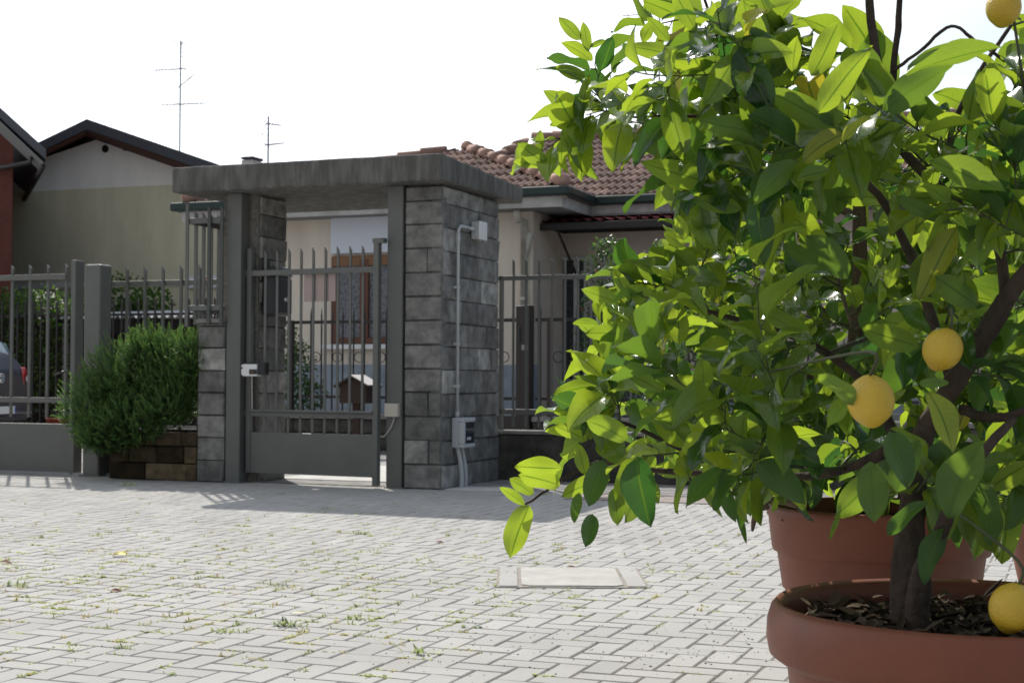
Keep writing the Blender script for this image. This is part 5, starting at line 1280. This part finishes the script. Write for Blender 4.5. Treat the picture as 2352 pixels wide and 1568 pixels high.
for a in ((1215, 1160, 1172, 1282, 2.62, .50, .85), (1385, 1055, 1352, 1162, 2.5, .5, .1), (1462, 1048, 1492, 1208, 2.25, .52, .0), (1362, 1180, 1345, 1256, 2.5, .52, .05), (1410, 1120, 1418, 1206, 2.6, .5, .4), (1330, 1130, 1318, 1200, 2.55, .35, .2), (1400, 1100, 1290, 1140, 2.7, .4, .8), (1660, 1075, 1575, 1165, 2.3, .45, .1), (1700, 1070, 1640, 1172, 2.3, .4, .1), (1640, 1090, 1690, 1200, 2.4, .3, .1), (1720, 1120, 1700, 1215, 2.4, .2, .1), (1740, 1060, 1850, 1155, 2.2, .5, .15), (1690, 1140, 1715, 1250, 2.5, .15, .1),
          (2000, 1060, 2010, 1200, 2.0, .5, .35), (2060, 1130, 2110, 1010, 2.0, .5, .3), (2040, 1230, 2130, 1150, 2.05, .35, .15), (2045, 990, 2085, 1120, 1.95, .5, .1), (1960, 930, 1880, 860, 1.9, .5, .55), (1975, 905, 1895, 990, 1.95, .5, .4), (2110, 880, 2180, 880, 1.9, .35, .35), (2130, 900, 2190, 1040, 1.9, .42, 1.35), (2200, 520, 2110, 690, 2.2, .35, 1.6), (1945, 640, 1850, 540, 2.25, .5, .3), (2300, 110, 2080, 170, 2.1, .3, .5), (2060, 240, 2230, 90, 2.3, .36, .4), (2020, 150, 1936, 12, 2.56, .5, .75), (2040, 215, 2010, 60, 2.56, .55, .45), (2135, 370, 2310, 440, 2.1, .4, .6), (1880, 260, 2000, 110, 2.15, .35, .9), (2000, 270, 1930, 330, 2.1, .4, 1.4), (2180, 1190, 2260, 1010, 2.0, .5, .35), (2170, 1210, 2120, 1340, 2.1, .4, .1), (1930, 1180, 1905, 1240, 2.2, .2, .6)):
    lf(*a[:6], t=a[6], f=random.uniform(.05, .6))
lemons1 = [(2000, 920, 1.92, 54, (.15, -.1), 'large lemon hanging low in front, half behind a drooping twig'),
           (2165, 802, 2.12, 45, (.2, .35), 'lemon resting against the thick limb'),
           (2305, 18, 2.2, 40, (.1, .1), 'lemon hanging at the top right corner'),
           (2325, 1395, 1.98, 52, (.1, .2), 'lemon hanging low over the rim of the nearest pot')]
for a in ((1766, 313, 1607, 277, 2.2, .36, .5), (1538, 272, 1456, 380, 2.3, .42, .05, 3), (1558, 277, 1522, 369, 2.3, .5, .05, 3), (1661, 318, 1610, 418, 2.25, .48, .05, 3), (1735, 441, 1755, 610, 2.2, .36, .1, 3), (1738, 144, 1707, 0, 2.2, .52, .7), (1712, 150, 1560, 170, 2.3, .3, .4),
          (1917, 292, 1758, 205, 2.2, .34, .6), (1820, 165, 1832, 82, 2.2, .5, 1.0), (1917, 292, 1902, 175, 2.2, .5, .7), (1866, 175, 1928, 48, 2.25, .42, .8), (2030, 255, 2180, 154, 2.15, .42, .3), (2086, 165, 2225, 100, 2.2, .38, .3), (1907, 392, 1830, 412, 2.15, .45, .9), (1938, 308, 1842, 372, 2.15, .45, 1.6), (1835, 370, 1728, 470, 2.15, .42, .3), (1850, 400, 1745, 500, 2.2, .3, .1, 3), (1705, 480, 1590, 457, 2.3, .36, .7), (1690, 440, 1470, 372, 2.35, .28, .6),
          (2061, 451, 2190, 515, 2.2, .25, .4), (1574, 551, 1553, 492, 2.35, .45, 1.0), (1574, 566, 1524, 533, 2.35, .4, 1.0), (2246, 703, 2146, 634, 2.2, .5, .9), (2040, 662, 2064, 580, 2.3, .4, .8), (2112, 797, 1979, 752, 2.2, .4, .7), (1720, 775, 1695, 700, 2.5, .6, .1, 3), (2030, 240, 1985, 90, 2.3, .5, .35), (2100, 540, 2140, 420, 2.4, .45, 1.2), (1650, 560, 1700, 480, 2.4, .4, .7), (1800, 560, 1900, 620, 2.4, .3, .3)):
    lf(*a[:6], t=a[6], f=a[7] if len(a) > 7 else random.uniform(.0, .4))
lemon_tree('large lemon tree in the nearest pot, yellow lemons among bright glossy leaves', b1, limbs1, cl1, .100, hand=G, lemons=lemons1, seed=21)
# --- tree in the second pot
b2 = C2+np.array([-.06, .05, .44])
limbs2 = [([T1(1985, 1180, 4.0), T1(1975, 1050, 4.0), T1(1962, 900, 3.98), T1(1965, 780, 3.96), T1(1975, 600, 3.94), T1(1972, 430, 3.92)], [.026, .022, .020, .0195, .019, .017]),
          ([T1(1972, 440, 3.92), T1(2040, 432, 3.9), T1(2095, 395, 3.9), T1(2140, 365, 3.9), T1(2170, 320, 3.9)], [.014, .012, .012, .014, .008]),
          ([T1(1970, 500, 3.92), T1(1930, 482, 3.95), T1(1902, 486, 3.97), T1(1912, 560, 3.9), T1(1925, 640, 3.8), T1(1960, 760, 3.6)], [.011, .010, .009, .006, .005, .004]),
          ([T1(1972, 440, 3.92), T1(1965, 380, 3.95), T1(1985, 260, 4.0)], [.010, .008, .005]),
          ([T1(1968, 760, 3.96), T1(1850, 690, 4.0), T1(1740, 640, 4.05)], [.009, .007, .004]),
          ([T1(1965, 900, 3.98), T1(1800, 850, 3.9), T1(1650, 860, 3.9)], [.009, .007, .004]),
          ([T1(1972, 450, 3.92), T1(1860, 420, 4.0), T1(1740, 380, 4.05), T1(1640, 400, 4.1)], [.008, .006, .005, .003]),
          ([T1(1965, 800, 3.96), T1(2100, 720, 4.0), T1(2250, 600, 4.1)], [.009, .007, .004])]
P2 = [(1530, 580), (1620, 500), (1640, 400), (1600, 260), (1750, 220), (1880, 230), (2000, 290), (2150, 280), (2300, 240), (2480, 300), (2480, 1130), (2200, 1150), (1900, 1130), (1750, 1110), (1600, 1060), (1500, 1000), (1440, 900), (1480, 780), (1440, 700)]
cl2 = sample(P2, 430, (3.5, 4.5), None, 12)
lemon_tree('second lemon tree with a straight brown trunk, in the collared pot behind', b2, limbs2, cl2, .098, seed=22, tintr=(.0, .9), npl=9, bark='bark')
# --- tree in the farthest pot
b3 = C3+np.array([0, 0, .5])
limbs3 = [([C3+np.array([0, 0, .5]), C3+np.array([.02, 0, .9]), C3+np.array([-.05, .05, 1.3])], [.022, .018, .01]), ([C3+np.array([0, 0, .8]), C3+np.array([-.3, .1, 1.3])], [.01, .004]), ([C3+np.array([0, 0, .8]), C3+np.array([.3, -.1, 1.4])], [.01, .004])]
P3 = [(2180, 420), (2300, 330), (2450, 300), (2700, 400), (2760, 800), (2600, 1080), (2250, 1080), (2120, 900), (2100, 600)]
lemon_tree('third lemon tree, in the farthest pot, showing only through gaps at the right edge', b3, limbs3, sample(P3, 110, (5.1, 6.1), None, 13), .10, seed=23, tintr=(.0, .9))
# broken brown stub on the left of the second pot's rim
m = MB(); m.tube(spline([px3(1835, 1158, 3.7), px3(1790, 1150, 3.7), px3(1755, 1148, 3.68), px3(1738, 1160, 3.66)], 4), [.012, .011, .010, .008, .009, .010, .008, .010, .011, .010, .009, .009, .010], 8)
m.tube(spline([px3(1752, 1148, 3.68), px3(1740, 1172, 3.66), px3(1732, 1195, 3.66), px3(1728, 1220, 3.66)], 4), [.010, .010, .009, .009, .008, .008, .008, .008, .007, .006, .005, .004, .002], 8)
m.tube([px3(1752, 1150, 3.68), px3(1760, 1168, 3.67)], [.008, .010], 8)
pp = px3(1835, 1158, 3.7); single(m, 'pruned_branch', 'bark', 'short crooked pruned branch sticking out over the collared pot rim', 'branch', tuple(pp), world=True, smooth=True)

# ================================================================ JOINT WEEDS, LITTER
rng = np.random.default_rng(5); random.seed(5)
def weeds():
    P = []; D = []; Nn = []; L = []; Wd = []; Cu = []; T = []
    def tuft(px, py, n, h, spread, tone, flat):
        for k in range(n):
            a = random.uniform(0, 6.28); 
            x = px+random.gauss(0, spread[0]); y = py+random.gauss(0, spread[1])
            P.append((x, y, -.003)); e = random.uniform(.1, .7) if flat else random.uniform(.3, 1.6)
            D.append((math.cos(a), math.sin(a), e)); Nn.append((-math.cos(a)*.3, -math.sin(a)*.3, 1)); l = h*random.uniform(.5, 1.2); L.append(l); Wd.append(l*(.75 if flat else .2)); Cu.append(random.uniform(-.2, .9)); T.append(min(max(tone+random.gauss(0, .2), 0), 2.2))
    n = 0
    while n < 860:
        px = random.uniform(-30, 1750); py = random.triangular(1125, 1568, 1290)
        dens = 1.0 if px < 900 else .55 if px < 1350 else .28
        if py > 1420 and px > 1100: dens *= .25
        if random.random() > dens: continue
        u, v = gl(px, py)
        # nearest joint: cell grid of 10 cm
        along = random.random() < .65
        if along: v = round(v/.1)*.1
        else: u = round(u/.1)*.1
        kind = random.random(); dry = random.random() < (.55 if px < 700 else .3)
        sp = (.022, .003) if along else (.003, .022)
        if kind < .55: tuft(u, v, random.randint(14, 40), random.uniform(.010, .02), (sp[0]*1.3, sp[1]*1.3), .75 if not dry else 1.35, True)
        elif kind < .9: tuft(u, v, random.randint(6, 14), random.uniform(.014, .030), (sp[0]*.5, sp[1]*.6), .6 if not dry else 1.55, False)
        else: tuft(u, v, random.randint(20, 34), random.uniform(.012, .024), sp, .55 if not dry else 1.4, False)
        n += 1
    for (x, y, c, h) in ((830, 1226, 40, .035), (638, 1345, 26, .032), (1148, 1330, 60, .02), (1148, 1345, 50, .02), (1465, 1335, 50, .02), (1475, 1350, 40, .018), (655, 1437, 36, .045), (520, 1452, 30, .035), (830, 1420, 30, .03), (1090, 1440, 40, .02), (965, 1500, 16, .05), (45, 1345, 44, .035), (290, 1055*1.0+60, 20, .05)):
        u, v = gl(x, y); tuft(u, v, c, h, (.03, .006), random.uniform(.3, .8), h < .025)
    n = len(P)
    o = leaves_mesh('joint_weeds', P, D, Nn, L, Wd, Cu, np.full(n, .2), T, 'weed', None, ns=4)
    o.location = Vector(loc(0, 0, 0)); o.rotation_euler = (0, 0, ROT); o['kind'] = 'stuff'; o['label'] = 'small green and dry weeds growing in the paving joints'
weeds()
def crumbs():
    m = MB()
    n = 0
    while n < 520:
        px = random.triangular(700, 1830, 1700); py = random.triangular(1330, 1568, 1500)
        if random.random() < .25: px = random.uniform(0, 1800); py = random.uniform(1250, 1568)
        u, v = gl(px, py); r = random.uniform(.0012, .0042); z = r*.6; k = []
        a = random.uniform(0, 3)
        q = [(u+r*math.cos(a+i*1.57)*random.uniform(.5, 1.6), v+r*math.sin(a+i*1.57)*random.uniform(.6, 1.2), .001) for i in range(4)]+[(u, v, z*1.6)]
        m.add(q, [(0, 1, 4), (1, 2, 4), (2, 3, 4), (3, 0, 4)], random.random()); n += 1
    o = m.build('soil_crumbs', 'crumb', None, base=(0, 0, 0)); o.location = Vector(loc(0, 0, 0)); o.rotation_euler = (0, 0, ROT); o['kind'] = 'stuff'; o['label'] = 'dark soil crumbs scattered over the paving'
crumbs()
def dropped(px, py, l, m_, label, ang, w=.45, cu=.8, lift=.15, name='fallen_leaf', cat='leaf'):
    u, v = gl(px, py)
    o = leaves_mesh(name, [(0, 0, .004)], [(math.cos(ang), math.sin(ang), lift)], [(0, -.25, 1)], [l], [l*w], [cu], [.35], [.5], m_, None, ns=9, wave=.15)
    o.location = Vector(loc(u, v, 0)); o.rotation_euler = (0, 0, ROT); o['label'] = label; o['category'] = cat
dropped(258, 1277, .085, 'yellowleaf', 'bright yellow fallen leaf lying on the paving at the left', .1, .5, .5, .35)
dropped(252, 1358, .08, 'drygrey', 'reddish brown curled leaf on the paving, left of the centre foreground', .2, .35, 1.2, .2)
dropped(985, 1212, .07, 'paleleaf', 'pale yellow curled leaf on the paving in front of the stone pier', .1, .35, -.8, .3)
dropped(665, 1410, .085, 'paleleaf', 'pale straw coloured leaf lying flat among the foreground weeds', .35, .2, .1, .12)
dropped(1000, 1245, .06, 'drygrey', 'small brown leaf on the paving below the pale curled one', -.1, .4, .9, .15)
dropped(2, 1362-70, .07, 'drygrey', 'brown leaf on the paving at the very left edge', .0, .4, .9, .2)
dropped(1525, 1315, .06, 'paleleaf', 'pale green leaf lying just behind the manhole cover', .0, .3, .1, .05)
dropped(1300, 1303, .07, 'drygrey', 'brown dry leaf on the back edge of the manhole cover', .0, .3, .3, .05)
# keep only the four descriptive properties
for o in bpy.data.objects:
    if 'base_' in o.keys(): del o['base_']
